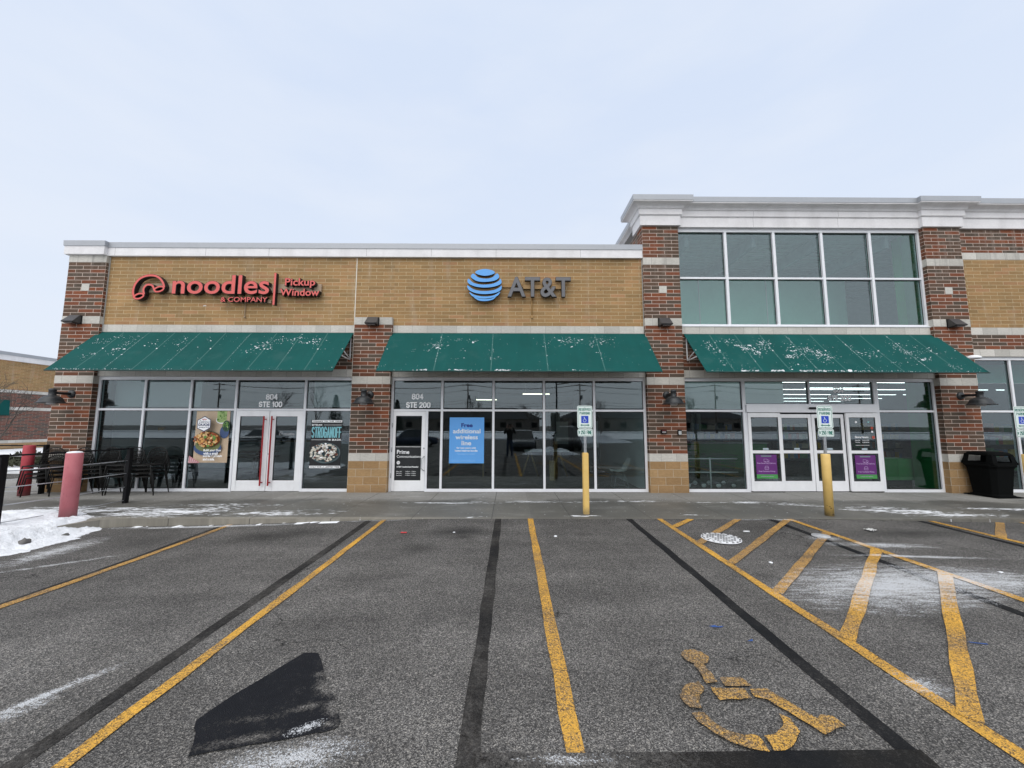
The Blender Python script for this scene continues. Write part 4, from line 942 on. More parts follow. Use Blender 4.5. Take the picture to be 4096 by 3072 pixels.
awning('green canvas awning most thickly flecked with snow, below the upper window grid', 4.775, 11.69, [.1, .2, .3, .4, .5, .6, .7, .8, .9],
       [(.075, .38, .014, .1, 80, .017), (.10, .65, .018, .1, 60, .014), (.17, .25, .02, .06, 80, .016), (.205, .4, .018, .05, 110, .022), (.235, .52, .008, .06, 60, .018), (.275, .33, .02, .08, 90, .017), (.30, .22, .012, .04, 40, .016), (.345, .62, .012, .04, 50, .02), (.375, .48, .016, .1, 90, .02), (.43, .45, .02, .06, 100, .02), (.465, .55, .018, .07, 110, .021), (.47, .7, .02, .06, 50, .016), (.52, .62, .02, .05, 24, .014), (.34, .82, .03, .05, 40, .014), (.15, .9, .02, .04, 20, .012),
        (.61, .5, .012, .06, 26, .015), (.665, .52, .02, .08, 60, .015), (.62, .32, .01, .03, 12, .013), (.70, .78, .03, .06, 40, .012), (.79, .35, .02, .1, 90, .015), (.81, .55, .025, .07, 80, .017), (.83, .68, .012, .03, 40, .018), (.87, .4, .02, .1, 60, .014), (.91, .85, .02, .05, 34, .014), (.93, .5, .02, .1, 22, .012), (.56, .9, .03, .04, 24, .012), (.985, .93, .008, .03, 8, .012)],
       dict(seams=[(.2, .3, .95, 50, .012), (.4, .05, .98, 80, .015), (.6, .2, .99, 90, .015), (.8, .05, .98, 90, .014), (.3, .3, .9, 20, .01), (.1, .1, .9, 20, .011), (.9, .1, .8, 20, .01)],
            front=[(.02, .06, 8, .012), (.125, .185, 40, .028), (.23, .275, 30, .026), (.33, .42, 50, .025), (.42, .5, 26, .018), (.5, .58, 30, .018), (.6, .8, 20, .012), (.8, .97, 14, .01)], loose=90), 9, 0)

# ------------------------------------------------------------------ wall lights
def wall_light(label, x, z, y, first=None):
    loc = (x, y, z)
    if first: return dup(first, loc, 0, label)
    t = thing('wall_light', label, 'wall light', loc, group='dark wedge-shaped wall lights on the piers')
    mb = MB(); w = .145
    pr = [(0, .11), (-.05, .115), (-.23, -.085), (-.22, -.11), (0, -.12)]
    vs = [(sx * (w if i < 2 else w * 1.12 if i in (2, 3) else w), yy, zz) for sx in (-1, 1) for i, (yy, zz) in enumerate(pr)]
    mb.add(vs, [(0, 1, 2, 3, 4), (9, 8, 7, 6, 5)] + [(i, (i + 1) % 5, 5 + (i + 1) % 5, 5 + i) for i in range(5)])
    mb.build('housing', BRONZE, t, bevel=.006)
    MB().box(-.11, .11, -.20, -.02, -.135, -.12).build('lens', plain('dark_lens', (.05, .05, .05), .2), t)
    MB().box(-.16, .16, -.012, 0, -.125, .115).build('back_plate', BLACKMETAL, t)
    return t
w0 = wall_light('dark wedge wall light on the corner pier above the patio', -11.76, 4.575, D - .006)
wall_light('dark wedge wall light on the middle pier between the two low shops', -3.72, 4.555, D - .006, w0)
wall_light('dark wedge wall light on the pier left of the upper window grid', 4.20, 4.56, D - .006, w0)
wall_light('dark wedge wall light on the pier right of the upper window grid', 12.13, 4.56, D - .006, w0)
def barn_light(label, x, z, first=None):
    if first: return dup(first, (x, D, z), 0, label)
    t = thing('barn_light', label, 'wall lamp', (x, D, z), group='charcoal barn lamps on the piers')
    MB().lathe([(0, -.055), (.03, -.055), (.085, -.045), (.1, -.02), (.105, 0)], (0, 0, 0), 24, axis='y').build('wall_plate', LAMPGREY, t)
    MB().tube([(0, -.04, 0), (0, -.36, .0), (0, -.40, .0)], .035, 12).build('arm', LAMPGREY, t)
    c = (0, -.44, 0)
    MB().lathe([(0, .115), (.04, .11), (.075, .085), (.082, .06), (.07, .055), (.072, -.055), (.09, -.075), (.14, -.095), (.185, -.13), (.212, -.175), (.222, -.215), (.25, -.240), (.292, -.255), (.288, -.263), (.2, -.235), (.12, -.13), (0, -.11)], c, 32).build('shade', LAMPGREY, t)
    MB().lathe([(.0, -.30), (.07, -.298), (.09, -.28), (.09, -.2), (0, -.2)], c, 20).build('bulb', plain('frosted_glass', (.5, .5, .5), .4), t)
    return t
b0 = barn_light('charcoal barn lamp on the corner brick pier by the patio', -11.65, 2.555)
barn_light('charcoal barn lamp on the brick pier left of the suite 200 door', -3.735, 2.555, b0)
barn_light('charcoal barn lamp on the brick pier above the small alarm boxes', 4.20, 2.565, b0)
barn_light('charcoal barn lamp on the brick pier above the trash can', 12.123, 2.565, b0)
t = thing('alarm_box', 'small dark alarm box with a red stripe on the brick pier', 'alarm box', (4.075, D, 1.595))
MB().box(-.075, .075, -.06, 0, -.055, .055).build('case', BLACKMETAL, t, bevel=.008); MB().box(-.05, .05, -.063, -.061, -.03, .005).build('cover_plate', plain('dim_white', (.35, .33, .33)), t); MB().box(-.06, .06, -.063, -.061, .015, .04).build('red_stripe', plain('dark_red', (.12, .01, .01)), t)
t = thing('key_box', 'small grey key box on the brick pier right of the alarm box', 'key box', (4.50, D, 1.578))
MB().box(-.052, .052, -.05, 0, -.07, .07).build('case', BLACKMETAL, t, bevel=.01); MB().box(-.038, .038, -.054, -.051, -.06, .035).build('cover_plate', plain('light_grey', (.5, .52, .52)), t)
t = thing('snow_capped_dome', 'small white snow-capped dome fixed to the pier beside the awning end', 'dome light', (12.36, D, 3.57))
MB().tube([(0, 0, -.03), (0, -.2, -.02)], .03, 8).build('bracket', WHITEPAINT, t); MB().lathe([(0, .075), (.07, .065), (.13, .035), (.16, 0), (.15, -.03), (0, -.03)], (0, -.2, 0), 24).build('dome', CLEANSNOW, t)

# ------------------------------------------------------------------ shop signs
SF = D - .08; FB = F - .005
def catpoly(pts, n=5): return [(p.x, p.y) for p in smooth_line(pts, n, True)]
t = thing('shop_sign', 'raised red shop lettering with a noodle emblem on tan brick', 'sign', (-7.7, F, 5.4)); ORG = Vector(t.location)
def local(mb): mb.v = [tuple(Vector(v) - ORG) for v in mb.v]; return mb
def letters(body, box, bold, name='lettering', shear=0., y=SF, depth=.125, lip=.008, space=1.):
    mb = MB().text(body, box[0] - lip, box[1] + lip, box[2] - lip, box[3] + lip, y + .004, depth, bold + .008, 1, 1, shear, space)
    mb.text(body, *box, y, .01, bold - .004, 0, 1, shear, space)
    return local(mb).build(name, [SIGNRED, BLACKP], t, recalc=False)
letters('noodles', (-9.19, -6.565, 5.285, 5.815), .016, shear=.0, space=1.0)
letters('& COMPANY', (-7.854, -6.59, 5.068, 5.20), .012, lip=.007, depth=.09)
letters('Pickup', (-6.145, -5.322, 5.465, 5.735), .022, lip=.008)
letters('Window', (-6.262, -5.193, 5.243, 5.44), .022, lip=.008)
mb = MB()
z6 = lambda a, b: (-10.279 + (a - 170) * .18083 * .006735, 5.830 - (b - 100) * .18083 * .006735)
em = lambda pts, w, k, cl=False: (mb.strip([tuple(p) for p in smooth_line([z6(*p) for p in pts], 6, cl)], w, SF - .001 * k, SF + .12, 0, 1, cl), mb.strip([tuple(p) for p in smooth_line([z6(*p) for p in pts], 6, cl)], w + .02, SF + .005 + .001 * k, SF + .121, 1, 1, cl))
em([(240, 640), (208, 540), (205, 450), (235, 330), (310, 220), (410, 155), (540, 125), (670, 138), (775, 200), (850, 300), (885, 400)], .054, 1)
em([(455, 560), (432, 480), (440, 410), (490, 350), (550, 340), (610, 355), (650, 410), (675, 470)], .050, 2)
def ringpts(cx, cy, a, b, ang, n=18): return [(cx + a * math.cos(q) * math.cos(R(ang)) - b * math.sin(q) * math.sin(R(ang)), cy + a * math.cos(q) * math.sin(R(ang)) + b * math.sin(q) * math.cos(R(ang))) for q in [2 * math.pi * k / n for k in range(n)]]
em(ringpts(345, 605, 105, 55, -17), .042, 3, True); em(ringpts(778, 442, 105, 55, -17), .042, 4, True)
local(mb).build('emblem', [SIGNRED, BLACKP], t)
mb = MB().poly([(-6.445, 5.885), (-6.39, 5.885), (-6.39, 4.99), (-6.445, 4.99)], SF, SF + .12, 0, 1); local(mb).build('divider_bar', [SIGNRED, BLACKP], t)
mb = MB().box(-10.2, -5.21, SF + .13, FB, 5.365, 5.62).box(-7.6, -6.55, SF + .10, FB, 5.07, 5.15); local(mb).build('mounting_rail', RACEWAY, t)
mb = MB()
for x in (-7.6, -6.85): mb.box(x, x + .03, SF + .12, FB, 5.15, 5.365)
mb.tube([(-7.28, F - .03, 5.08), (-7.275, F - .03, 4.70)], .010, 8).lathe([(0, -.02), (.02, -.02), (.022, .02), (0, .02)], (-7.275, F - .03, 4.69), 12); local(mb).build('bracket', RACEWAY, t)
MB().strip([(0, 0), (.05, .015), (.08, .0)], .03, 0, .003).build('wall_spot', plain('pale_patch', (.6, .55, .5), .9), low).location = (-8.45, F - .004, 5.0)

t = thing('shop_sign', 'raised sign with blue striped globe and dark grey capital letters', 'sign', (.1, F, 5.5)); ORG = Vector(t.location)
# globe: coordinates measured around its centre (-.703, 5.566), radius .4625
gx = lambda a, b: (-.703 + (a - 915) * .00402, 5.566 - (b - 240) * .00402)
ST = [[(851, 151), (870, 136), (918, 127), (966, 136), (985, 151), (966, 166), (918, 175), (870, 166)],
      [(838, 160), (870, 185), (918, 195), (965, 187), (1000, 158), (1014, 185), (985, 208), (918, 218), (860, 211), (822, 183)],
      [(806, 196), (840, 225), (900, 237), (965, 232), (1010, 212), (1024, 196), (1030, 225), (1000, 245), (940, 257), (880, 256), (830, 243), (801, 222)],
      [(800, 243), (840, 270), (900, 282), (970, 277), (1015, 258), (1030, 242), (1028, 272), (990, 294), (930, 303), (870, 300), (825, 285), (803, 267)],
      [(813, 290), (850, 310), (910, 320), (975, 313), (1020, 288), (1006, 313), (970, 328), (915, 335), (865, 330), (830, 316)],
      [(842, 325), (880, 335), (918, 338), (960, 335), (992, 322), (975, 340), (940, 350), (910, 352), (875, 347)]]
mb = MB()
for q in ST: mb.poly(catpoly([gx(*p) for p in q]), SF, SF + .09, 0, 1)
local(mb).build('globe_emblem', [SIGNBLUE, plain('navy_return', (.015, .03, .06), .5)], t)
mb = MB().lathe([(0, -.02), (.44, -.02), (.45, 0), (0, 0)], (-.69, FB - .05, 5.55), 40, axis='y'); local(mb).build('globe_backing', GOLD, t)
mb = MB().text('AT&T', -.074, 1.665, 5.232, 5.805, SF + .004, .1, .026, 1, 1, 0, 1.02).text('AT&T', -.066, 1.657, 5.240, 5.797, SF, .01, .013, 0, 1, 0, 1.02)
local(mb).build('lettering', [SIGNGREY, plain('dark_return', (.025, .025, .027), .5)], t, recalc=False)
mb = MB().box(.36, 1.44, SF + .105, FB, 5.50, 5.62).box(-.25, .36, F - .04, FB, 5.555, 5.575); local(mb).build('mounting_rail', GOLD, t)
mb = MB().tube([(.602, F - .03, 5.3), (.602, F - .03, 4.70)], .014, 8).box(.585, .62, F - .05, F - .005, 4.68, 4.77); local(mb).build('drain_pipe', GOLD, t)

# ------------------------------------------------------------------ posters on the glass
def sheet(root, x0, x1, z0, z1, mat, y, name='sheet'): return MB().box(x0, x1, y, y + .003, z0, z1).build(name, mat, root)
PY = GL - .006
def poster_mb(): return MB()
def blob(mb, cx, cz, r, y, mi, rnd, n=7, st=1.):
    mb.poly([(cx + r * st * rnd.uniform(.6, 1.2) * math.cos(2 * math.pi * k / n), cz + r * rnd.uniform(.6, 1.2) * math.sin(2 * math.pi * k / n)) for k in range(n)], y, y + .0006, mi)
# food poster
t = thing('window_poster', 'beige food poster with bowls of pasta and greens, left of the double doors', 'poster', (-8.0, PY, 1.43), group='advertising posters on the shop glass'); ox, oz = -8.0, 1.43
X = lambda a: -.452 + (a - 215) / 385 * .90; Z = lambda b: .685 - (b - 540) / 567 * 1.37
rnd = random.Random(4)
fm = [plain('poster_beige', (.56, .43, .30), .5, 0, .14, 3), plain('poster_green_bowl', (.17, .19, .07)), plain('poster_blue', (.045, .085, .20)), plain('poster_dark_green', (.03, .075, .045)), plain('poster_pasta', (.66, .33, .10)), plain('poster_pasta_light', (.76, .50, .23)), plain('poster_sauce', (.30, .075, .02)), plain('poster_leaf', (.12, .27, .05)), plain('poster_lime', (.36, .50, .19)), DECAL, plain('poster_navy', (.02, .03, .11)), plain('poster_red', (.6, .04, .05)), plain('poster_pink', (.5, .22, .24))]
sh = sheet(t, -.452, .452, -.685, .685, fm[0], 0); mb = MB()
yy = -.001
def Ly():
    global yy; yy -= .0007; return yy
def ov(cx, cz, rx, rz, mi, n=28): mb.poly([(X(cx) + rx / 385 * .9 * math.cos(2 * math.pi * k / n), Z(cz) + rz / 567 * 1.37 * math.sin(2 * math.pi * k / n)) for k in range(n)], Ly(), yy + .0006, mi)
ov(505, 640, 62, 40, 9); mb.box(X(455), X(565), Ly(), yy + .0006, Z(640), Z(541), 8); ov(510, 640, 58, 28, 8)
for _ in range(26): blob(mb, X(rnd.uniform(462, 558)), Z(rnd.uniform(545, 640)), .022, Ly(), rnd.choice([7, 8]), rnd)
ov(555, 770, 52, 70, 2); ov(572, 705, 44, 62, 3); mb.box(X(555), X(598), Ly(), yy + .0006, Z(765), Z(650), 3)
for _ in range(36): blob(mb, X(rnd.uniform(545, 596)), Z(rnd.uniform(665, 735)), .022, Ly(), rnd.choice([7, 7, 8, 3]), rnd)
ov(385, 945, 158, 85, 2); ov(385, 915, 142, 72, 1); ov(385, 850, 146, 90, 3); ov(385, 852, 138, 84, 6)
for _ in range(150):
    a = rnd.random() * 6.28; q = math.sqrt(rnd.random()); blob(mb, X(385 + 128 * q * math.cos(a)), Z(850 + 76 * q * math.sin(a)), rnd.uniform(.016, .04), Ly(), rnd.choice([4, 4, 5, 5, 6, 7]), rnd, 6, 1.2)
mb.poly([(X(220), Z(1025)), (X(335), Z(1090)), (X(340), Z(1105)), (X(217), Z(1105))], Ly(), yy + .0006, 12)
for k in range(5): mb.strip([(X(222 + 22 * k), Z(1036 + 12 * k)), (X(222 + 22 * k - 6), Z(1104))], .006, Ly(), yy + .0005, 9)
mb.poly([(X(285), Z(640)), (X(365), Z(595)), (X(436), Z(635)), (X(436), Z(725)), (X(368), Z(768)), (X(285), Z(730))], Ly(), yy + .0006, 10)
mb.poly([(X(292), Z(644)), (X(365), Z(604)), (X(429), Z(640)), (X(429), Z(721)), (X(368), Z(758)), (X(292), Z(726))], Ly(), yy + .0006, 9)
y_ = Ly(); mb.text('NEW', X(338), X(390), Z(640), Z(626), y_, .0005, .03, 11).text('Delicious', X(305), X(422), Z(674), Z(644), y_, .0005, 0, 10, None, .25).text('DUOS', X(300), X(424), Z(705), Z(678), y_, .0005, .05, 10).text('starting at $9.95', X(305), X(420), Z(728), Z(712), y_, .0005, .03, 10)
for k, (s_, a, b) in enumerate((('Build your Duo', 380, 575), ('with a small', 380, 542), ('entrée + protein', 378, 592), ('and a side.', 380, 512))): mb.text(s_, X(a), X(b), Z(985 + 31 * k), Z(955 + 31 * k), y_, .0005, .03, 9)
mb.build('picture', fm, sh)
# steak poster: pieces stuck straight on the dark glass
t = thing('window_poster', 'black steak poster with tall pale blue lettering and a pasta bowl', 'poster', (-4.94, PY, 1.25), group='advertising posters on the shop glass')
X = lambda a: -.408 + (a - 1500) / 345 * .83; Z = lambda b: .632 - (b - 637) / 530 * 1.275
sm = [plain('poster_black', (.008, .009, .011), .4), DECAL, plain('poster_paleblue', (.20, .50, .56), .5), plain('poster_teal', (.03, .075, .09)), plain('poster_cream', (.66, .62, .53)), plain('poster_steak', (.16, .06, .04)), plain('poster_rim', (.12, .16, .17))]
sh = sheet(t, -.408, .412, -.645, .635, sm[0], 0); mb = MB(); yy = -.001
mb.box(X(1506), X(1842), Ly(), yy + .0006, Z(663), Z(638), 1).box(X(1500), X(1842), yy, yy + .0006, Z(1167), Z(1142), 1)
y_ = Ly(); mb.text('THANKS  TO  THE  FANS', X(1514), X(1834), Z(657), Z(644), y_, .0005, .04, 0).text('ONLY FOR A LIMITED TIME', X(1508), X(1834), Z(1161), Z(1148), y_, .0005, .04, 0)
mb.stroke('STEAK', X(1506), X(1622), Z(700), Z(682), .011, y_, .0005, 1).stroke('STROGANOFF', X(1506), X(1840), Z(835), Z(712), .030, y_, .0005, 2, .34).stroke('IS BACK', X(1692), X(1838), Z(866), Z(846), .011, y_, .0005, 1)
mb.box(X(1640), X(1840), y_, y_ + .0005, Z(693), Z(690), 1).box(X(1506), X(1680), y_, y_ + .0005, Z(858), Z(855), 1)
ov2 = lambda cx, cz, rx, rz, mi, n=30: mb.poly([(X(cx) + rx / 345 * .83 * math.cos(2 * math.pi * k / n), Z(cz) + rz / 530 * 1.275 * math.sin(2 * math.pi * k / n)) for k in range(n)], Ly(), yy + .0006, mi)
ov2(1672, 1012, 165, 104, 3); ov2(1672, 1000, 165, 112, 6); ov2(1670, 995, 155, 103, 3)
for _ in range(190):
    a = rnd.random() * 6.28; q = math.sqrt(rnd.random()); blob(mb, X(1670 + 148 * q * math.cos(a)), Z(995 + 96 * q * math.sin(a)), rnd.uniform(.012, .034), Ly(), rnd.choice([4, 4, 4, 5, 4, 1, 5]), rnd, 6, 1.4)
mb.build('picture', sm, sh)
# blue poster
t = thing('window_poster', 'sky-blue poster offering a free additional wireless line', 'poster', (-1.158, PY, 1.35), group='advertising posters on the shop glass')
bm_ = [plain('poster_skyblue', (.115, .37, .80), .45, 0, .03), plain('poster_ink', (.01, .03, .22)), plain('poster_white', (.76, .80, .84)), plain('poster_paleline', (.25, .52, .85))]
sh = sheet(t, -.468, .465, -.612, .612, bm_[0], 0); X = lambda a: -.468 + (a - 1100) / 380 * .933; Z = lambda b: .612 - (b - 608) / 508 * 1.224
mb = MB().text('Free', X(1228), X(1354), Z(718), Z(672), -.001, .0006, .04, 1)
for s_, a, b, c, d in (('additional', 1138, 1440, 786, 736), ('wireless', 1166, 1412, 852, 804), ('line', 1234, 1340, 918, 868)): mb.text(s_, X(a), X(b), Z(c), Z(d), -.001, .0006, .022, 2)
mb.text('for two years with', X(1180), X(1392), Z(962), Z(936), -.001, .0006, .03, 2).text('home internet bundle', X(1162), X(1410), Z(988), Z(966), -.001, .0006, .03, 2)
for a, b, c in ((1185, 1388, 1010), (1196, 1378, 1018), (1102, 1386, 1080), (1106, 1388, 1092)): mb.box(X(a), X(b), -.001, -.0004, Z(c + 3), Z(c), 3)
mb.build('lettering', bm_, sh)
# purple delivery posters
pm = [plain('poster_purple', (.125, .018, .17), .5, 0, .05), plain('poster_green', (.06, .30, .07), .5), plain('poster_lilac', (.42, .28, .50), .5), plain('poster_tape', (.16, .22, .24))]
def purple(label, x0, x1, z0, z1):
    t = thing('window_poster', label, 'poster', ((x0 + x1) / 2, G - .018, (z0 + z1) / 2), group='purple delivery posters on the store doors')
    w, h = (x1 - x0) / 2, (z1 - z0) / 2
    sh = MB().box(-w, w, 0, .002, -h, h).build('sheet', pm[0], t); mb = MB().box(-w, w, -.0008, .0002, -h, -h + .105, 1)
    mb.box(-.14, .14, -.0008, .0002, h - .055, h - .018, 3)
    mb.text('Free Same-Day Delivery', -w + .03, w - .03, h - .252, h - .205, -.001, .0006, .03, 2).text('Free Curbside Pickup', -w + .06, w - .06, h - .465, h - .418, -.001, .0006, .03, 2).text('curbside and delivery', -.17, .17, -h + .038, -h + .068, -.0016, .0006, .02, 2)
    mb.strip([(-.065, h - .185), (-.065, h - .115), (.02, h - .115), (.02, h - .185), (-.065, h - .185)], .010, -.001, 0, 2).strip([(.02, h - .185), (.07, h - .185), (.07, h - .155), (.048, h - .132), (.02, h - .132)], .010, -.0014, 0, 2)
    for x in (-.035, .045): mb.poly(oval(x, h - .188, .016, .016, 12), -.0018, 0, 2)
    mb.strip([(-.05, h - .385), (-.05, h - .34), (-.032, h - .302), (.032, h - .302), (.05, h - .34), (.05, h - .385), (-.05, h - .385)], .011, -.001, 0, 2).strip([(-.055, h - .345), (.055, h - .345)], .010, -.0014, 0, 2)
    mb.build('lettering', pm, sh)
purple('purple and green delivery poster on the leftmost sliding door panel', 6.58, 7.14, .36, .985)
purple('purple and green delivery poster under the store hours lettering', 9.245, 9.80, .36, .975)

# ------------------------------------------------------------------ reserved parking signs on bollards
def bollpaint():
    m, t = newmat('yellow_bollard_paint'); p = t.pos(); n = t.noise(p, 7, 5, .65); n2 = t.noise(p, 40, 3)
    c = t.mix(t.rng(n, .3, .7), (.80, .55, .185), (.72, .48, .15))
    x, y, z = t.xyz(p); chip = t.rng(t.math('SUBTRACT', t.noise(p, 22, 4, .7), t.math('MULTIPLY', z, .35)), .565, .60, 0, 1)
    c = t.mix(chip, c, (.16, .07, .03)); c = t.mix(t.math('MULTIPLY', t.rng(z, .02, .16, .75, 0), t.rng(n, .3, .6, .4, 1)), c, (.13, .10, .06)); t.out(c, .5, 0, t.bump(n2, .2, .003)); return m
BOLLY = bollpaint()
def rrect(x0, x1, z0, z1, r, n=5):
    o = []
    for cx, cz, a0 in ((x1 - r, z1 - r, 0), (x0 + r, z1 - r, 90), (x0 + r, z0 + r, 180), (x1 - r, z0 + r, 270)):
        for k in range(n + 1): a = R(a0 + 90 * k / n); o.append((cx + r * math.cos(a), cz + r * math.sin(a)))
    return o
def wheelchair(mb, cx, cz, s, y, mi):
    P = lambda a, b: (cx + a * s, cz + b * s)
    mb.poly([P(.115 * math.cos(k * .524) - .10, .115 * math.sin(k * .524) + .80) for k in range(12)], y, y + .001, mi)
    mb.strip([P(-.10, .68), P(-.06, .20), P(.28, .20), P(.46, -.22), P(.62, -.14)], .12 * s, y - .0004, y + .001, mi)
    mb.strip([P(-.08, .42), P(.22, .42)], .09 * s, y - .0008, y + .001, mi)
    mb.strip([P(-.01 + .42 * math.cos(R(a)), -.22 + .42 * math.sin(R(a))) for a in range(125, 351, 15)], .10 * s, y - .0012, y + .001, mi)
def reserved(label, x, y, top, square, sx, z1, first=None):
    t = thing('reserved_parking_sign', label, 'parking sign', (x, y, 0), R(random.uniform(-2, 2)), 'reserved parking signs on yellow bollards')
    mb = MB()
    if square: mb.box(-.058, .058, -.058, .058, -.05, top); b = mb.build('bollard', BOLLY, t, bevel=.014)
    else: mb.lathe([(0, -.05), (.078, -.05), (.078, top - .01), (.072, top), (0, top + .004)], (0, 0, 0), 28); b = mb.build('bollard', BOLLY, t)
    mb = MB().box(-.026, .026, -.02, .012, top - .05, z1 - .03); po = mb.build('post', STEEL, t, bevel=.004)
    mb = MB()
    for k in range(12): mb.lathe([(0, -.001), (.006, -.001), (.006, .001)], (0, -.0205, top + .03 + .0277 * k), 8, axis='y')
    mb.build('post_hole', BLACKP, po)
    y0 = -.026; mats = [SIGNWHITE, SIGNGREEN, ISABLUE]
    a, b_ = sx - .155, sx + .155
    pl = MB().poly(rrect(a, b_, z1 - .46, z1, .035), y0, y0 + .003).build('sign_panel', mats, t)
    mb = MB().strip(rrect(a + .018, b_ - .018, z1 - .442, z1 - .018, .026), .0065, y0 - .001, y0, 1, None, True)
    mb.stroke('RESERVED', a + .032, b_ - .032, z1 - .104, z1 - .050, .0095, y0 - .001, .001, 1).stroke('PARKING', a + .05, b_ - .048, z1 - .182, z1 - .128, .0095, y0 - .001, .001, 1)
    mb.box(sx - .074, sx + .074, y0 - .001, y0, z1 - .355, z1 - .208, 2); wheelchair(mb, sx - .005, z1 - .29, .068, y0 - .002, 0)
    zc = z1 - .397; mb.poly([(sx - .095, zc), (sx - .058, zc + .024), (sx - .058, zc + .009), (sx + .058, zc + .009), (sx + .058, zc + .024), (sx + .095, zc), (sx + .058, zc - .024), (sx + .058, zc - .009), (sx - .058, zc - .009), (sx - .058, zc - .024)], y0 - .001, y0, 1)
    mb.build('lettering', mats, pl)
    z2 = z1 - .468
    fp = MB().poly(rrect(a + .004, b_ + .004, z2 - .155, z2, .035), y0, y0 + .003).build('fine_panel', mats, t)
    mb = MB().strip(rrect(a + .016, b_ - .008, z2 - .143, z2 - .012, .028), .005, y0 - .001, y0, 1, None, True)
    mb.stroke('$', a + .024, a + .052, z2 - .098, z2 - .05, .008, y0 - .001, .001, 1).stroke('250', a + .068, a + .162, z2 - .115, z2 - .038, .0115, y0 - .001, .001, 1).stroke('FINE', a + .188, b_ - .016, z2 - .115, z2 - .038, .0115, y0 - .001, .001, 1)
    mb.build('lettering', mats, fp)
    mb = MB()
    for z in (z1 - .035, z1 - .43, z2 - .025, z2 - .135): mb.lathe([(0, -.004), (.007, -.004), (.008, 0)], (sx, y0 - .0016, z), 8, axis='y')
    mb.build('bolt', STEEL, t); return t
reserved('reserved parking sign on a square yellow post in front of the phone shop windows', 1.535, 8.03, 1.21, True, 0.0, 2.163)
reserved('reserved parking sign on a round yellow bollard in front of the sliding doors', 6.325, 7.90, 1.20, False, .022, 2.169).rotation_euler[1] = R(.6)
reserved('reserved parking sign at the picture edge, right of the trash can', 10.42, 7.90, 1.20, False, -.04, 2.165)

# ------------------------------------------------------------------ patio: bollards, cable railing, stacked chairs
def redpaint(name, c1, c2):
    m, t = newmat(name); p = t.pos(); n = t.noise(t.map(p, (1, 1, .5)), 4, 5, .6); x, y, z = t.xyz(p)
    cc = t.mix(t.rng(n, .3, .7), c1, c2); cc = t.mix(t.rng(t.noise(t.map(p, (3, 3, 1)), 9, 5, .7), .60, .66, 0, .5), cc, tuple(v * .45 for v in c1)); cc = t.mix(t.math('MULTIPLY', t.rng(z, .05, .22, .6, 0), t.rng(n, .3, .6, .5, 1)), cc, (.12, .09, .085)); t.out(cc, .6, 0, t.bump(t.noise(p, 60, 2), .15, .002)); return m
t = thing('patio_bollard', 'faded pink bollard with a snow cap beside the snow bank', 'bollard', (-8.40, 7.68, 0))
MB().lathe([(0, -.05), (.122, -.05), (.122, 1.205), (.110, 1.215), (0, 1.215)], (0, 0, 0), 36).build('post', redpaint('faded_red_paint', (.42, .105, .125), (.52, .17, .19)), t)
MB().lathe([(.112, 1.213), (.112, 1.222), (.09, 1.236), (.04, 1.244), (0, 1.245)], (0, 0, 0), 24).build('snow_cap', CLEANSNOW, t)
t = thing('patio_bollard', 'dark red bollard behind the railing next to the corner pier', 'bollard', (-12.03, 9.95, 0))
MB().lathe([(0, -.05), (.108, -.05), (.108, 1.215), (.098, 1.23), (0, 1.235)], (0, 0, 0), 36).build('post', redpaint('deep_red_paint', (.36, .030, .045), (.44, .055, .07)), t)
rail = thing('cable_railing', 'black cable railing with square posts around the shop patio', 'railing', (-8.5, 8, 0)); ro = Vector(rail.location)
CABLE = plain('steel_cable', (.42, .43, .45), .4, .3)
posts = [(-8.64, 9.04, .042), (-8.83, 6.94, .05), (-8.42, 5.9, .05), (-11.90, 10.2, .042), (-15, 10.2, .042), (-12.2, 5.9, .042), (-16, 5.9, .042)]
for x, y, w in posts:
    MB().box(x - w - ro.x, x + w - ro.x, y - w - ro.y, y + w - ro.y, -.03 if y > 6.3 else -.2, 1.235).build('post', BLACKMETAL, rail, bevel=.006)
for a, b in (((-8.64, 9.04), (-8.83, 6.94)), ((-8.83, 6.94), (-8.42, 5.9)), ((-11.9, 10.2), (-15, 10.2)), ((-15, 10.2), (-19, 10.2)), ((-8.42, 5.9), (-12.2, 5.9)), ((-12.2, 5.9), (-16, 5.9))):
    for k, z in enumerate((1.21, .945, .66, .36, .065)):
        p = [(a[0] + (b[0] - a[0]) * q - ro.x, a[1] + (b[1] - a[1]) * q - ro.y, z - (.012 * math.sin(math.pi * q) if k else 0)) for q in (0, .25, .5, .75, 1)]
        MB().tube(p, .016 if k == 0 else .008, 6).build('top_rail' if k == 0 else 'cable', BLACKMETAL if k == 0 else CABLE, rail)
CH = plain('black_chair_metal', (.008, .0075, .007), .5, 0, .3, 12, 0, .3)
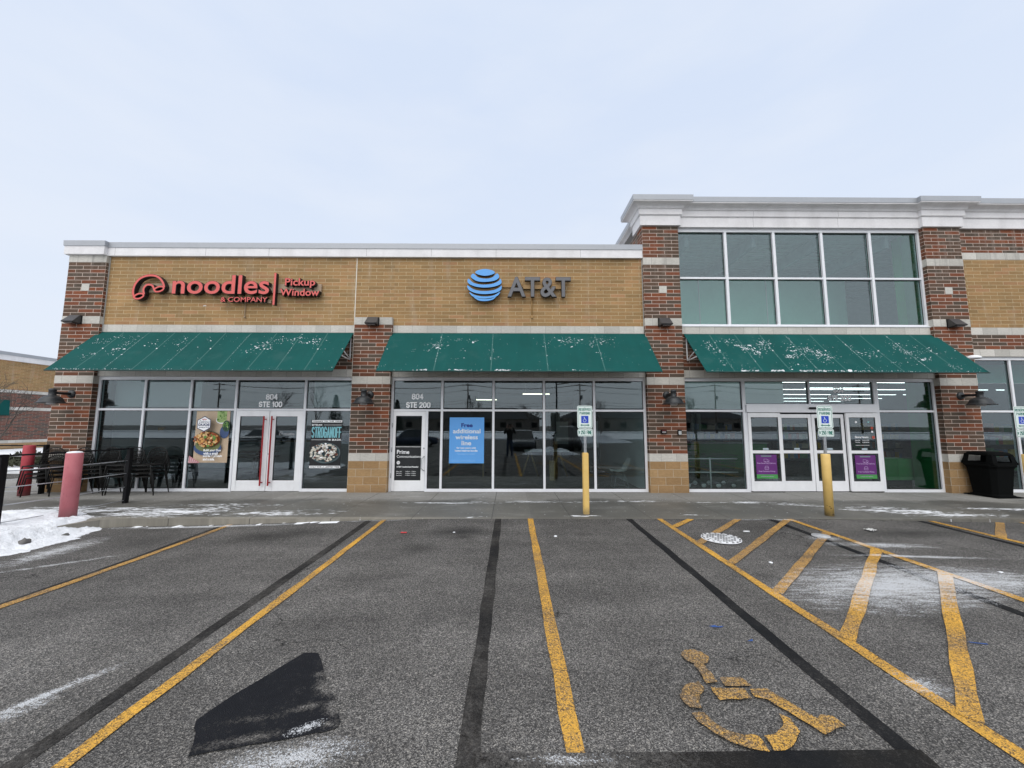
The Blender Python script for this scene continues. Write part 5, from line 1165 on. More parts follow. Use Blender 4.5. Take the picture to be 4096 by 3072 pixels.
def make_chair():
    t = thing('patio_chair', '', 'chair')
    W_ = .235
    for sx in (-1, 1):
        MB().tube([(sx * .285, -.235, 0), (sx * .262, -.225, .22), (sx * .235, -.215, .43), (sx * .24, -.19, .455)], .0125, 8).build('leg', CH, t)
        MB().tube([(sx * .275, .25, 0), (sx * .25, .22, .25), (sx * .232, .20, .45)], .0125, 8).build('leg', CH, t)
    mb = MB()
    for k in range(9):
        y = -.20 + .05 * k
        pts = [(-W_ + 2 * W_ * q, y, .452 - .018 * math.sin(math.pi * q)) for q in [i / 8 for i in range(9)]]
        for i in range(8):
            p, q = Vector(pts[i]), Vector(pts[i + 1]); d = Vector((0, .016, 0)); h = Vector((0, 0, .006))
            mb.add([p - d, p + d, q + d, q - d, p - d - h, p + d - h, q + d - h, q - d - h], [(0, 3, 2, 1), (4, 5, 6, 7), (0, 1, 5, 4), (2, 3, 7, 6), (1, 2, 6, 5), (3, 0, 4, 7)])
    mb.tube([(-W_, -.215, .45), (W_, -.215, .45), (W_, .20, .45), (-W_, .20, .45)], .0125, 8, closed=True)
    mb.build('seat', CH, t)
    arch = [(-.232, .20, .45), (-.238, .235, .58), (-.232, .268, .68)] + [(-.232 * math.cos(a), .268 + .03 * math.sin(a), .68 + .185 * math.sin(a)) for a in [k * math.pi / 10 for k in range(1, 10)]] + [(.232, .268, .68), (.238, .235, .58), (.232, .20, .45)]
    MB().tube(arch, .013, 8).build('back_frame', CH, t)
    mb = MB()
    for k in range(11):
        x = -.19 + .038 * k; top = .68 + .18 * math.sqrt(max(0, 1 - (x / .232) ** 2)); mb.tube([(x, .222, .56), (x, .262, .66), (x, .268 + .03 * (top - .68) / .185, top)], .0045, 4)
    for z in (.56, .60, .64, .68, .72, .76, .80):
        hw = .232 if z <= .68 else .232 * math.sqrt(max(.02, 1 - ((z - .68) / .185) ** 2)); mb.tube([(-hw, .222 + (z - .56) * .3, z), (hw, .222 + (z - .56) * .3, z)], .0045, 4)
    mb.build('backrest', CH, t); return t
chair = make_chair(); used = False
ORD = ['first', 'second', 'third', 'fourth', 'fifth']; LEV = ['bottom', 'second from the bottom', 'third from the bottom', 'topmost']
for si, (cx, cy, rz) in enumerate(((-11.56, 9.98, .20), (-10.95, 10.03, -.05), (-10.36, 10.16, .04), (-9.76, 10.20, -.03), (-9.16, 10.20, .05))):
    for lv in range(4):
        loc = (cx + random.uniform(-.006, .006), cy - .034 * lv, .002 + .097 * lv); lab = 'black metal patio chair, %s in the %s stack from the corner pier' % (LEV[lv], ORD[si])
        if not used: chair.location = loc; chair.rotation_euler[2] = rz; chair['label'] = lab; chair['group'] = 'stacked black metal chairs on the patio'; used = True
        else: dup(chair, loc, rz + random.uniform(-.012, .012), lab, 'stacked black metal chairs on the patio')
t = thing('patio_table', 'round black patio table half hidden behind the front railing post', 'table', (-12.9, 8.6, 0))
MB().lathe([(0, .70), (.38, .70), (.39, .715), (.38, .73), (0, .73)], (0, 0, 0), 36).build('table_top', CH, t); MB().tube([(0, 0, .02), (0, 0, .70)], .03, 10).build('column', CH, t)
for k in range(4):
    a = k * math.pi / 2 + .5; MB().tube([(0, 0, .10), (.2 * math.cos(a), .2 * math.sin(a), .09), (.33 * math.cos(a), .33 * math.sin(a), .0)], .016, 8).build('foot', CH, t)

# ------------------------------------------------------------------ trash can
t = thing('trash_can', 'black square trash can with hooded lid beside the right brick pier', 'trash can', (12.23, 10.04, 0), R(2))
PL = plain('black_plastic', (.0045, .005, .005), .8, 0, .3, 10, .2, .06)
mb = MB(); st = [(.30, .0), (.31, .045), (.27, .06), (.265, .08), (.315, .70), (.335, .74), (.36, .76), (.36, .80), (.34, .81)]
vs = []
for w, z in st:
    c = w * .72; vs += [(-c, -w, z), (c, -w, z), (w, -c, z), (w, c, z), (c, w, z), (-c, w, z), (-w, c, z), (-w, -c, z)]
fs = [(i * 8 + k, i * 8 + (k + 1) % 8, (i + 1) * 8 + (k + 1) % 8, (i + 1) * 8 + k) for i in range(len(st) - 1) for k in range(8)] + [tuple(range(8))[::-1], tuple(range((len(st) - 1) * 8, len(st) * 8))]
mb.add(vs, fs); mb.build('bin', PL, t, bevel=.006)
mb = MB()   # hood: four corner posts, top, openings left and front
for sx in (-1, 1):
    for sy in (-1, 1): mb.add([(sx * .335, sy * .335, .80), (sx * .335, sy * .19, .80), (sx * .19, sy * .335, .80), (sx * .285, sy * .285, 1.06), (sx * .285, sy * .17, 1.06), (sx * .17, sy * .285, 1.06)], [(0, 1, 4, 3), (0, 3, 5, 2), (1, 2, 5, 4), (0, 2, 1), (3, 4, 5)])
mb.box(-.33, .33, -.34, -.31, .80, .86).box(-.33, .33, .31, .34, .80, .86).box(-.34, -.31, -.31, .31, .80, .86).box(.31, .34, -.31, .31, .80, .86)
for a, b in ((.30, 1.03), (.29, 1.07), (.25, 1.10)):
    pass
st = [(.300, 1.02), (.303, 1.055), (.275, 1.10), (.20, 1.115)]; vs = []
for w, z in st:
    c = w * .75; vs += [(-c, -w, z), (c, -w, z), (w, -c, z), (w, c, z), (c, w, z), (-c, w, z), (-w, c, z), (-w, -c, z)]
mb.add(vs, [(i * 8 + k, i * 8 + (k + 1) % 8, (i + 1) * 8 + (k + 1) % 8, (i + 1) * 8 + k) for i in range(3) for k in range(8)] + [tuple(range(8))[::-1], tuple(range(24, 32))])
mb.build('hood', PL, t, bevel=.004)
MB().box(-.34, .34, -.36, .36, 0, .03).build('base', PL, t, bevel=.01)

# ------------------------------------------------------------------ snow bank, covers, litter
def snowz(x, y):
    g = 0. if (x < -8.0 and y > 6.4) else asph(x, min(y, 7.6))
    e1 = ss(-7.02 + .16 * mnoise.noise((0, y * 1.7, 3)) - .22 * max(0, 7.0 - y) * .25, -8.05, x)                  # rises away from the drive lane
    e2 = 1 - ss(7.9, 8.5 + .15 * mnoise.noise((x * 1.3, 0, 9)), y + .55 * max(0, x + 8.9))           # ends on the walk
    h = e1 * e2
    lump = .5 * mnoise.noise((x * 1.6, y * 1.6, 1)) + .32 * mnoise.noise((x * 4.1, y * 4.1, 4)) + .2 * mnoise.noise((x * 10, y * 10, 7)) + .10 * mnoise.noise((x * 24, y * 24, 2))
    front = math.exp(-((x + 7.75) / .4) ** 2)
    z0 = asph(x, min(y, 7.6)) * (1 - ss(-7.6, -8.1, x)); base = z0 + .0
    rough = mnoise.noise((x * 17, y * 17, 6)) * .5 + mnoise.noise((x * 36, y * 36, 3)) * .4
    return base - .03 + min(1, h * 2.2) * .034 + h * (.03 + .085 * lump + .045 * front) + (.030 * lump + .017 * rough * (1.4 * front + .3) if h > .03 else 0)
xs = frange(-22, -9.6, .2) + frange(-9.575, -6.9, .025); ys = frange(3.0, 5.0, .1) + frange(5.025, 8.75, .025)
mb = MB(); mb.add(*grid(xs, ys, snowz)); s = mb.build('snow_bank', SNOWM, recalc=False, smooth_all=True); settag(s, 'ploughed snow bank with dirty lumps along the patio edge', 'snow bank', kind='stuff')
# dirt lumps caught in the front of the bank
def rocklump(label, x, y, r, mat, name='snow_lump', cat='snow lump', group=None, flat=.6, seed=0):
    bm = bmesh.new(); bmesh.ops.create_icosphere(bm, subdivisions=2, radius=r)
    for v in bm.verts: v.co *= 1 + .5 * mnoise.noise(v.co * (2 / r * .7) + Vector((seed, 0, 0))); v.co.z *= flat
    me = bpy.data.meshes.new(name); bm.to_mesh(me); bm.free(); me.materials.append(mat); me.polygons.foreach_set('use_smooth', [True] * len(me.polygons))
    o = bpy.data.objects.new(name, me); COL.objects.link(o); o.location = (x, y, (snowz(x, y) - r * .12 if x < -7.0 else asph(x, y) + r * flat * .3)); o.rotation_euler[2] = seed
    return settag(o, label, cat, group)
DIRTSNOW = plain('dirty_snow', (.13, .125, .12), .9, 0, .4, 14, .5)
rocklump('largest dirty dark lump in the front of the snow bank', -7.66, 6.42, .07, DIRTSNOW, seed=1, flat=.8)
rocklump('dirty oval lump in the snow bank, nearer the kerb', -7.60, 6.95, .05, DIRTSNOW, seed=2.5, flat=.8)
rocklump('small dirty lump at the tip of the snow bank', -7.36, 7.05, .035, DIRTSNOW, seed=4, flat=.8)
# covers in the access aisle
def cover(label, x, y, r, mat, n):
    t = thing('manhole_cover', label, 'manhole cover', (x, y, asph(x, y) + .013))
    MB().lathe([(0, .014), (r * .86, .014), (r * .88, .006), (r * .93, .006), (r, .014), (r * 1.01, 0)], (0, 0, 0), 40).build('lid', mat, t)
    if n:
        mb = MB(); rnd = random.Random(3)
        for i in range(-n, n + 1):
            for j in range(-n, n + 1):
                x_, y_ = (i + (.5 if j % 2 else 0)) * r * .9 / n, j * r * .85 / n
                if math.hypot(x_, y_) < r * .78 and rnd.random() > .12: mb.box(x_ - r * .055, x_ + r * .055, y_ - r * .03, y_ + r * .03, .010, .0165)
        for k in range(18):
            a = k * math.pi / 9; c = Matrix.Rotation(a, 4, 'Z'); mb.box(r * .89, r * .97, -r * .05, r * .05, .006, .0155, 0, c)
        mb.build('cast_pattern', plain('cast_iron', (.05, .05, .052), .6) if 'cast_iron' not in MATS else MATS['cast_iron'], t)
    return t
cover('round manhole cover packed with snow, crossed by a yellow hatch bar', 3.32, 6.32, .285, plain('packed_snow', (.66, .67, .69), .8, 0, .15, 12, .4), 6)
cover('small snow-dusted cover on the black line of the access aisle', 5.0, 6.45, .125, plain('dusted_iron', (.40, .41, .42), .8, 0, .4, 25, .4), 0)
def litter(name, label, cat, x, y, mb, mats, rz=0):
    o = mb.build(name, mats); o.location = (x, y, asph(x, y) + .006); o.rotation_euler[2] = rz; return settag(o, label, cat)
mb = MB().tube([(-.05, 0, .012), (.05, 0, .012)], .012, 10); litter('white_tube', 'small white plastic piece just right of the manhole cover', 'litter', 3.95, 6.70, mb, plain('white_plastic', (.72, .73, .74), .4))
mb = MB(); gv = [(-.085 + .17 * i / 6, -.06 + .12 * j / 4, .012 + .018 * mnoise.noise((i * .7, j * .9, 0)) + .012 * ((i + j) % 2)) for j in range(5) for i in range(7)]
mb.add(gv, [(j * 7 + i, j * 7 + i + 1, (j + 1) * 7 + i + 1, (j + 1) * 7 + i) for j in range(4) for i in range(6)]); litter('crumpled_paper', 'crumpled printed paper lying by the right parking bollard', 'litter', 6.15, 6.83, mb, plain('printed_paper', (.55, .55, .54), .7, 0, .5, 40), .3)
mb = MB(); gv = [(-.05 + .1 * i / 4, -.035 + .07 * j / 3, .006 + .012 * ((i * 3 + j * 5) % 3) / 2) for j in range(4) for i in range(5)]
mb.add(gv, [(j * 5 + i, j * 5 + i + 1, (j + 1) * 5 + i + 1, (j + 1) * 5 + i) for j in range(3) for i in range(4)]); litter('red_wrapper', 'small red wrapper on the asphalt between two left stall lines', 'litter', -1.744, 6.68, mb, plain('red_foil', (.45, .02, .025), .35))
for nm, lab, x, y, r, sd in (('ice_lump', 'snow crumb beside the dark oil stain near the kerb', -.92, 6.70, .02, 1), ('ice_lump', 'flat snow crumb right of the centre yellow line', .74, 6.48, .03, 3), ('ice_lump', 'pale ice crumb by the snow-dusted right stall', 6.07, 5.0, .022, 5), ('ice_lump', 'thin snow sliver inside the hatched aisle', 3.43, 5.31, .024, 8)):
    rocklump(lab, x, y, r, CLEANSNOW, nm, 'ice crumb', None, .35, sd)
BLUEM = plain('blue_chalk', (.03, .09, .30), .8, 0, .3, 60)
for pts in ([(1.80, 3.71), (1.86, 3.73), (1.88, 3.705), (1.94, 3.715), (1.90, 3.69), (1.83, 3.695)], [(2.0, 3.47), (2.06, 3.50), (2.05, 3.47)], [(3.85, 3.46), (3.98, 3.43), (3.97, 3.415), (3.86, 3.445)]): mark('blue_paint_mark', pts, BLUEM, .006)
# loose snow heaped against the kerb face
mb = MB(); xs = frange(-7.3, -3.2, .05); 
mb.add(*grid(xs, [7.42, 7.47, 7.52, 7.56, 7.60], lambda x, y: asph(x, min(y, 7.6)) + (-.01 if y < 7.43 else .0) + max(-.012, (ss(7.42, 7.58, y) * (.010 + .014 * mnoise.noise((x * 3, y * 6, 0)) + .02 * mnoise.noise((x * 11, y * 9, 5))) - .010) * (1 if x < -5.2 and mnoise.noise((x * 2.3, 0, 4)) > -.12 else 0 if x < -5.2 else (.9 if mnoise.noise((x * 3.1, 0, 8)) > .12 else 0) * ss(-1.4, -4.2, x)))))
s = mb.build('kerb_snow', CLEANSNOW, recalc=False, smooth_all=True); settag(s, 'thin line of loose snow against the kerb face', 'snow', kind='stuff')

# ------------------------------------------------------------------ beyond the patio: neighbouring building, snow, tree
NB = thing('neighbour_building', 'tan and red brick building across the lane behind the patio', 'building', (0, 0, 0))
nx, ny0, ny1, nz = -34.3, 6, 75, -.25
def nwall(nm, z0, z1, mat, off=0., par=NB): return MB().box(nx - 12, nx + off, ny0 - off, ny1, z0, z1).build(nm, mat, par, v0=z0)
nwall('block_base', nz, .42, BLOCK, .02); nwall('stone_band', .42, .62, STONE, .03); nwall('lower_wall', .62, 2.68, FARRED); nwall('stone_band', 2.68, 2.90, STONE, .02); nwall('middle_wall', 2.90, 3.86, FARRED); nwall('stone_band', 3.86, 4.07, STONE, .02); nwall('upper_wall', 4.07, 6.05, TAN); cc_ = nwall('coping', 6.05, 6.40, STUCCO, .12); nwall('metal_cap', 6.40, 6.62, CAP, .15, cc_)
wf = MB().box(nx, nx + .08, 22.5, 26.45, .50, 1.95).build('window_frame', WHITEPAINT, NB); MB().box(nx + .02, nx + .09, 22.65, 26.25, .62, 1.82).build('pane', plain('pale_blue_glass', (.25, .36, .42), .1), wf)
mb = MB().add([(nx + .05, 20.5, 3.35), (nx + .05, 26.9, 3.35), (nx + .12, 26.9, 2.35), (nx + .12, 20.5, 2.35), (nx + .05, 20.5, 3.31), (nx + .05, 26.9, 3.31), (nx + .09, 26.9, 2.31), (nx + .09, 20.5, 2.31)], [(0, 1, 2, 3), (7, 6, 5, 4), (0, 3, 7, 4), (1, 5, 6, 2), (2, 6, 7, 3)]); mb.build('awning', AWN, NB)
def patch(name, label, pts, z, mat=None, kind='structure', thick=.05):
    o = MB().poly(pts, z, z - thick, plane='xy').build(name, mat or CLEANSNOW); settag(o, label, 'snow', kind=kind); return o
def wavy(x0, x1, y0, y1, sd, n=18, amp=.5):
    a = [(x0 + (x1 - x0) * k / n, y0 + amp * mnoise.noise((k * .7, sd, 0))) for k in range(n + 1)]; b = [(x1 - (x1 - x0) * k / n, y1 + amp * mnoise.noise((k * .9, sd, 4))) for k in range(n + 1)]; return a + b
patch('snow_field', 'snow strip in front of the neighbouring building', wavy(-34, -17.5, 15.5, 17.2, 1, amp=.3), -.02, thick=.2); patch('snow_field', 'snow-covered verge along the neighbouring building', wavy(-34.2, -19, 19.5, 34, 2, amp=.6), .02, thick=.25)
BARK = plain('grey_bark', (.13, .11, .095), .9, 0, .25, 14); TWIG = plain('twigs', (.10, .085, .075), .9)
def tree(label, x, y, h, seed, spread=.5, trunk_r=.07, z0=-.16, depth=5, dense=1., cat='tree', group=None):
    rnd = random.Random(seed); t = thing('bare_tree', label, cat, (x, y, z0), 0, group); tr = MB(); tw = MB()
    def grow(p, d, L, r, lv):
        n = 3; pts = [p]; q = p; dd = d
        for k in range(n):
            dd = (dd + Vector((rnd.gauss(0, .11), rnd.gauss(0, .11), .05))).normalized(); q = q + dd * L / n; pts.append(q)
        (tr if lv < 2 else tw).tube(pts, [r * (1 - .35 * k / n) for k in range(n + 1)], 7 if lv < 2 else 4)
        if lv >= depth: return
        kids = rnd.choice([2, 3, 3]) if lv else rnd.choice([4, 5])
        for k in range(kids + (1 if dense > 1 and lv > 1 else 0)):
            f = rnd.uniform(.45, 1); base = pts[0].lerp(pts[-1], f) if lv else pts[1].lerp(pts[-1], rnd.uniform(.1, 1))
            a = rnd.random() * 6.28; sp = spread * rnd.uniform(.6, 1.4); o = dd.orthogonal().normalized(); o = Matrix.Rotation(a, 3, dd) @ o
            grow(base, (dd + o * sp + Vector((0, 0, .18))).normalized(), L * rnd.uniform(.55, .8), max(.006, r * .55), lv + 1)
    grow(Vector((0, 0, 0)), Vector((0, 0, 1)), h * .42, trunk_r, 0)
    tr.build('trunk', BARK, t, recalc=False); tw.build('twigs', TWIG, t, recalc=False); return t
tree('thin bare young tree in front of the neighbouring building', -23.6, 18.2, 4.6, 11, .55, .06)
t = thing('evergreen_shrub', 'small dark evergreen shrub in the snow behind the red bollard', 'shrub', (-20.6, 17.0, -.1)); mb = MB(); rnd = random.Random(8)
for _ in range(700):
    a, b = rnd.random() * 6.28, rnd.random(); r = .55 * b ** .4; c = Vector((r * math.cos(a), r * math.sin(a), .12 + rnd.random() * .6 * (1 - b * .5))); d = Vector((rnd.gauss(0, 1), rnd.gauss(0, 1), rnd.gauss(.4, 1))).normalized(); e = d.orthogonal() * .03; mb.add([c - e, c + e, c + d * .16], [(0, 1, 2)])
mb.build('foliage', plain('dark_needles', (.05, .055, .03), .8, 0, .3, 10), t, recalc=False); MB().tube([(0, 0, 0), (0, 0, .4)], .03, 6).build('stem', BARK, t)

# ------------------------------------------------------------------ inside the shops
LAMPW = emit('warm_strip_light', (1, .93, .70), 4.5); LAMPC = emit('cool_strip_light', (.95, 1, 1), 5.)
WOOD = plain('blond_wood', (.40, .29, .15), .5, 0, .15, 6)
def pendant(label, x0, x1, y, z):
    t = thing('pendant_light', label, 'pendant light', ((x0 + x1) / 2, y, z), group='linear pendant lights in the phone shop'); h = (x1 - x0) / 2
    MB().box(-h, h, -.03, .03, 0, .03).build('diffuser', LAMPW, t); MB().box(-h, h, -.03, .03, .031, .06).build('housing', WHITEPAINT, t)
    mb = MB()
    for x in (-h * .8, h * .8): mb.tube([(x, 0, .06), (x, 0, 3.4 - z)], .004, 5)
    mb.build('wire', STEEL, t)
pendant('lower linear pendant light inside the phone shop, over the blue poster', -1.68, -.66, 19.5, 2.98); pendant('higher linear pendant light inside the phone shop', .52, 1.60, 15.7, 2.98)
t = thing('shell_chair', 'white shell chair with wire base behind the right phone shop pane', 'chair', (3.13, 11.35, .006), R(-90)); mb = MB()
prof_ = [(-.22, .44), (-.10, .41), (.06, .41), (.14, .45), (.20, .58), (.26, .72), (.29, .82)]; vs = []
for a, z in prof_:
    for k in range(7): u = -1 + 2 * k / 6; vs.append((u * (.23 if z < .7 else .17), a, z + .05 * u * u * (1 if z < .6 else .3)))
mb.add(vs, [(i * 7 + k, i * 7 + k + 1, (i + 1) * 7 + k + 1, (i + 1) * 7 + k) for i in range(6) for k in range(6)]); o = len(mb.v); mb.add([(x, y + .012, z - .012) for x, y, z in vs], [(i * 7 + k, (i + 1) * 7 + k, (i + 1) * 7 + k + 1, i * 7 + k + 1) for i in range(6) for k in range(6)])
for i in range(len(mb.sm)): mb.sm[i] = True
mb.build('shell', WHITEPAINT, t, recalc=False); mb = MB()
for sx in (-1, 1): mb.tube([(sx * .18, -.12, .41), (sx * .22, -.2, .01), (sx * .22, .22, .01), (sx * .16, .08, .41)], .008, 6)
mb.tube([(-.22, -.2, .01), (.22, -.2, .01)], .008, 6).tube([(-.22, .22, .01), (.22, .22, .01)], .008, 6); mb.build('wire_base', STEEL, t)
t = thing('trestle_table', 'wooden trestle table with A-shaped legs inside the phone shop', 'table', (1.25, 13.6, .006))
MB().box(-.75, .75, -.35, .35, .86, .90).build('table_top', WHITEPAINT, t)
for x in (-.55, .45):
    for s in (-1, 1): MB().tube([(x, s * .02, .86), (x + s * .28, s * .05, 0)], .035, 4).build('leg', WOOD, t)
t = thing('display_stand', 'black display panel on a pole inside the phone shop', 'display stand', (1.36, 12.7, .006)); MB().box(-.14, .14, -.03, .03, 1.47, 2.09).build('panel', BLACKMETAL, t, bevel=.01); MB().tube([(0, 0, .55), (0, 0, 1.47)], .02, 8).build('pole', BLACKMETAL, t); MB().box(-.09, .09, -.06, .06, 0, .62).build('base', WOOD, t)
t = thing('poster_easel', 'wooden easel legs standing behind the sky-blue poster', 'easel', (-1.46, 13.6, .006))
for x in (-.63, .55): MB().box(x - .03, x + .03, -.02, .02, 0, 1.3).build('leg', WOOD, t)
MB().box(-.66, .58, -.022, -.002, .5, 1.6).build('board', DARKIN, t)
for k, (x, l) in enumerate(((2.4, 'left'), (3.0, 'right'))):
    t = thing('wall_panel', 'tall pale display panel at the %s on the phone shop side wall' % ('back' if k == 0 else 'front'), 'display panel', (2.3 + .8 * k, 17.5 - 2.4 * k, .006)); MB().box(-.35, .35, 0, .06, .3, 2.1).build('panel', GREYIN, t); MB().box(-.3, .3, -.006, 0, .9, 1.9).build('print', WHITEIN, t); MB().box(-.02, .02, 0, .05, 0, .3).build('foot', STEEL, t)
for k, (x, y) in enumerate(((-10.2, 12.3), (-8.1, 12.6), (-9.3, 14.6))):
    t = thing('dining_table', 'dark dining table inside the restaurant, %s' % ('behind the chair stacks', 'behind the beige food poster', 'deepest in the room')[k], 'table', (x, y, .006)); MB().box(-.6, .6, -.38, .38, .72, .76).build('table_top', BLACKMETAL, t, bevel=.006); MB().tube([(0, 0, 0), (0, 0, .72)], .04, 8).build('column', BLACKMETAL, t); MB().box(-.3, .3, -.2, .2, 0, .02).build('foot', BLACKMETAL, t)
t = thing('half_wall', 'low white half wall inside the restaurant beyond the tables', 'partition', (-9, 16, .006)); MB().box(-2.4, 2.6, 0, .12, 0, 1.05).build('body', WHITEIN, t); MB().box(-2.45, 2.65, -.03, .15, 1.05, 1.09).build('ledge', WOOD, t)
t = thing('indoor_wall_art', 'small orange lattice ornament on the restaurant side glass', 'ornament', (-10.6, 12.0, 1.62)); mb = MB()
for k in range(3): mb.strip([(-.08 + .05 * k, -.05), (.0 + .05 * k, .05)], .018, -.002 * k, .01).strip([(.08 - .05 * k - .05, -.05), (-.0 - .05 * k, .05)], .018, -.007 - .002 * k, .01)
mb.build('lattice', plain('orange_wood', (.5, .25, .04)), t)
# pet store
NUMW = ('one', 'two', 'three', 'four', 'five')
first_strip = None
for r_ in range(5):
    for k in range(4):
        y = D + 11.5 + 4.4 * r_; x = .74 * y + .4 + 5.2 * k
        lab = 'white strip light on the store ceiling, row %s, number %s from the left' % (NUMW[r_], NUMW[k])
        if first_strip: dup(first_strip, (x, y, 4.15), 0, lab); continue
        t = first_strip = thing('strip_light', lab, 'strip light', (x, y, 4.15), group='strip lights inside the large store')
        MB().box(-2.3, 2.3, -.02, .02, .012, .04).build('diffuser', LAMPC, t); MB().box(-2.33, 2.33, -.045, .045, .041, .09).build('housing', WHITEPAINT, t)
        mb = MB()
        for x in (-1.4, 1.4): mb.tube([(x, 0, .11), (x, 0, 3.2)], .006, 5)
        mb.build('hanger', STEEL, t)
bh = MB().box(4.0, 9.6, D + 3.2, D + 3.3, 2.28, 4.25).build('vestibule_bulkhead', WHITEIN, tall)
t = thing('checkout_counter', 'green checkout counter inside the store behind the sliding doors', 'counter', (9.0, 16.2, .006)); MB().box(-2.2, 1.6, 0, .7, 0, 1.0).build('body', BRIGHTGREEN, t); MB().box(-2.25, 1.65, -.04, .74, 1.0, 1.04).build('counter_top', WHITEIN, t); MB().box(-2.0, -1.3, -.03, 0, .55, .95).build('notice', WHITEIN, t)
t = thing('green_display_bin', 'bright green display bin behind the right store window', 'display bin', (11.35, 11.5, .006)); MB().box(-.42, .42, 0, .5, .18, .80).build('body', BRIGHTGREEN, t); MB().box(-.02, .36, -.012, 0, .2, .78).build('front_sheet', plain('light_green_sheet', (.06, .42, .10), .5), t); MB().box(-.4, .4, .05, .45, 0, .18).build('plinth', BLACKMETAL, t)
t = thing('snow_shovel', 'black snow shovel leaning inside the right store window', 'shovel', (10.35, 11.0, .02)); MB().poly([(-.2, .0), (.22, .0), (.1, .42), (-.12, .42)], 0, .02).build('blade', PL, t); MB().tube([(-.01, .01, .4), (-.03, .06, 1.25)], .016, 8).build('shaft', PL, t)
t = thing('cart_rail', 'white two-bar cart rail behind the left store window', 'rail', (5.5, 11.0, .006))
for z in (.83, .46): MB().tube([(-.85, 0, z), (.85, 0, z)], .018, 8).build('bar', WHITEPAINT, t)
MB().tube([(.08, 0, 0), (.08, 0, .86)], .02, 8).build('post', WHITEPAINT, t)
def cart(label, x, first=None):
    if first: return dup(first, (x, 11.55, .006), 0, label)
    t = thing('shopping_cart', label, 'shopping cart', (x, 11.55, .006), group='nested shopping carts behind the store window'); DW = plain('grey_wire', (.16, .17, .18), .4, .3)
    mb = MB()
    for k in range(6): z = .5 + .08 * k; q = .02 * k; mb.tube([(-.26 - q, -.3, z), (.26 + q, -.3, z), (.26 + q, .3 + q, z), (-.26 - q, .3 + q, z)], .005, 4, closed=True)
    for k in range(9): x_ = -.26 + .065 * k; mb.tube([(x_, -.3, .5), (x_, -.3, .9)], .004, 4)
    mb.build('basket', DW, t); MB().tube([(-.25, .25, .5), (-.25, .25, .15), (-.25, -.3, .12), (.25, -.3, .12), (.25, .25, .15), (.25, .25, .5)], .012, 6).build('frame', DW, t); MB().tube([(-.3, .42, 1.0), (.3, .42, 1.0)], .016, 8).build('handle', BRIGHTGREEN, t)
    for sx in (-1, 1):
        for y in (-.28, .25): MB().lathe([(0, -.015), (.055, -.015), (.06, 0), (.055, .015), (0, .015)], (sx * .22, y, .062), 16, axis='y').build('wheel', plain('grey_tyre', (.75, .75, .75), .5) if 'grey_tyre' not in MATS else MATS['grey_tyre'], t)
    return t
c0 = cart('dark wire shopping cart at the left end behind the cart rail', 5.3); cart('dark wire shopping cart in the middle behind the cart rail', 5.72, c0); cart('dark wire shopping cart at the right end behind the cart rail', 6.14, c0)
rnd = random.Random(12); pc = [plain('pack_%d' % k, c, .5) for k, c in enumerate(((.4, .1, .05), (.1, .2, .35), (.45, .4, .3), (.08, .25, .1), (.5, .35, .05), (.25, .25, .27)))]
for k, (x, y) in enumerate(((10.2, 20), (14.2, 19.5), (18.5, 19.8), (18.6, 14.5), (21.2, 15.5))):
    t = thing('shelf_unit', 'stocked shelf unit inside the store, %s' % ('behind the green counter', 'straight behind the sliding doors', 'behind the right window', 'nearest behind the right wing glass', 'farther right behind the wing glass')[k], 'shelf', (x, y, .006)); mb = MB().box(-1.1, 1.1, .2, .24, 0, 1.9)
    for z in (.12, .6, 1.05, 1.5): mb.box(-1.1, 1.1, -.25, .2, z, z + .03)
    mb.build('rack', GREYIN, t); mb = MB()
    for z in (.15, .63, 1.08, 1.53):
        x_ = -1.08
        while x_ < .95:
            w = rnd.uniform(.1, .24); mb.box(x_, x_ + w - .01, -.22, .1, z, z + rnd.uniform(.2, .34), rnd.randrange(6)); x_ += w
    g = mb.build('goods', pc, t); g['kind'] = 'stuff'
for k in range(2):
    t = thing('strip_light', 'white strip light right behind the wing window, %s' % ('upper' if k == 0 else 'lower'), 'strip light', (14.0 + .5 * k, D + 4 + 2.6 * k, 3.35), group='strip lights inside the large store'); MB().box(-1.5, 1.5, -.05, .05, 0, .05).build('diffuser', LAMPC, t); MB().box(-1.53, 1.53, -.07, .07, .051, .11).build('housing', WHITEPAINT, t)

# ------------------------------------------------------------------ what the glass mirrors: the far side of the lot
patch('snow_field', 'broad snow field across the far side of the parking lot', wavy(-120, 120, -58, -27, 5, 60, 1.5), .04, thick=.3)
patch('snow_field', 'snow verge along the street behind the lot', wavy(-120, 120, -78, -66, 6, 40, 1.2), .04, thick=.3)
def heap(label, x, y, rx, ry, h, seed):
    def f(a, b):
        d = math.hypot((a - x) / rx, (b - y) / ry); return asph(a, b) - .05 + h * max(0, 1 - d) ** .8 * (1 + .5 * mnoise.noise((a * 1.5, b * 1.5, seed))) + .05 * mnoise.noise((a * 5, b * 5, seed)) * (1 if d < 1 else 0)
    mb = MB(); mb.add(*grid(frange(x - rx * 1.05, x + rx * 1.05, rx / 18), frange(y - ry * 1.05, y + ry * 1.05, ry / 14), f)); s = mb.build('snow_heap', SNOWM, recalc=False, smooth_all=True); return settag(s, label, 'snow heap', kind='stuff')
heap('heap of ploughed snow behind the photographer', 2.6, -3.6, 1.9, 1.0, .55, 2); heap('long heap of snow at the end of the lot', -14, -18, 6, 1.6, 1.0, 5); heap('heap of snow by the far light pole', 9, -20, 4, 1.5, .9, 8)
FARW = plain('beige_siding', (.22, .19, .16), .8, 0, .1, 1); ROOFD = plain('dark_shingles', (.045, .045, .05), .9, 0, .2, 1)
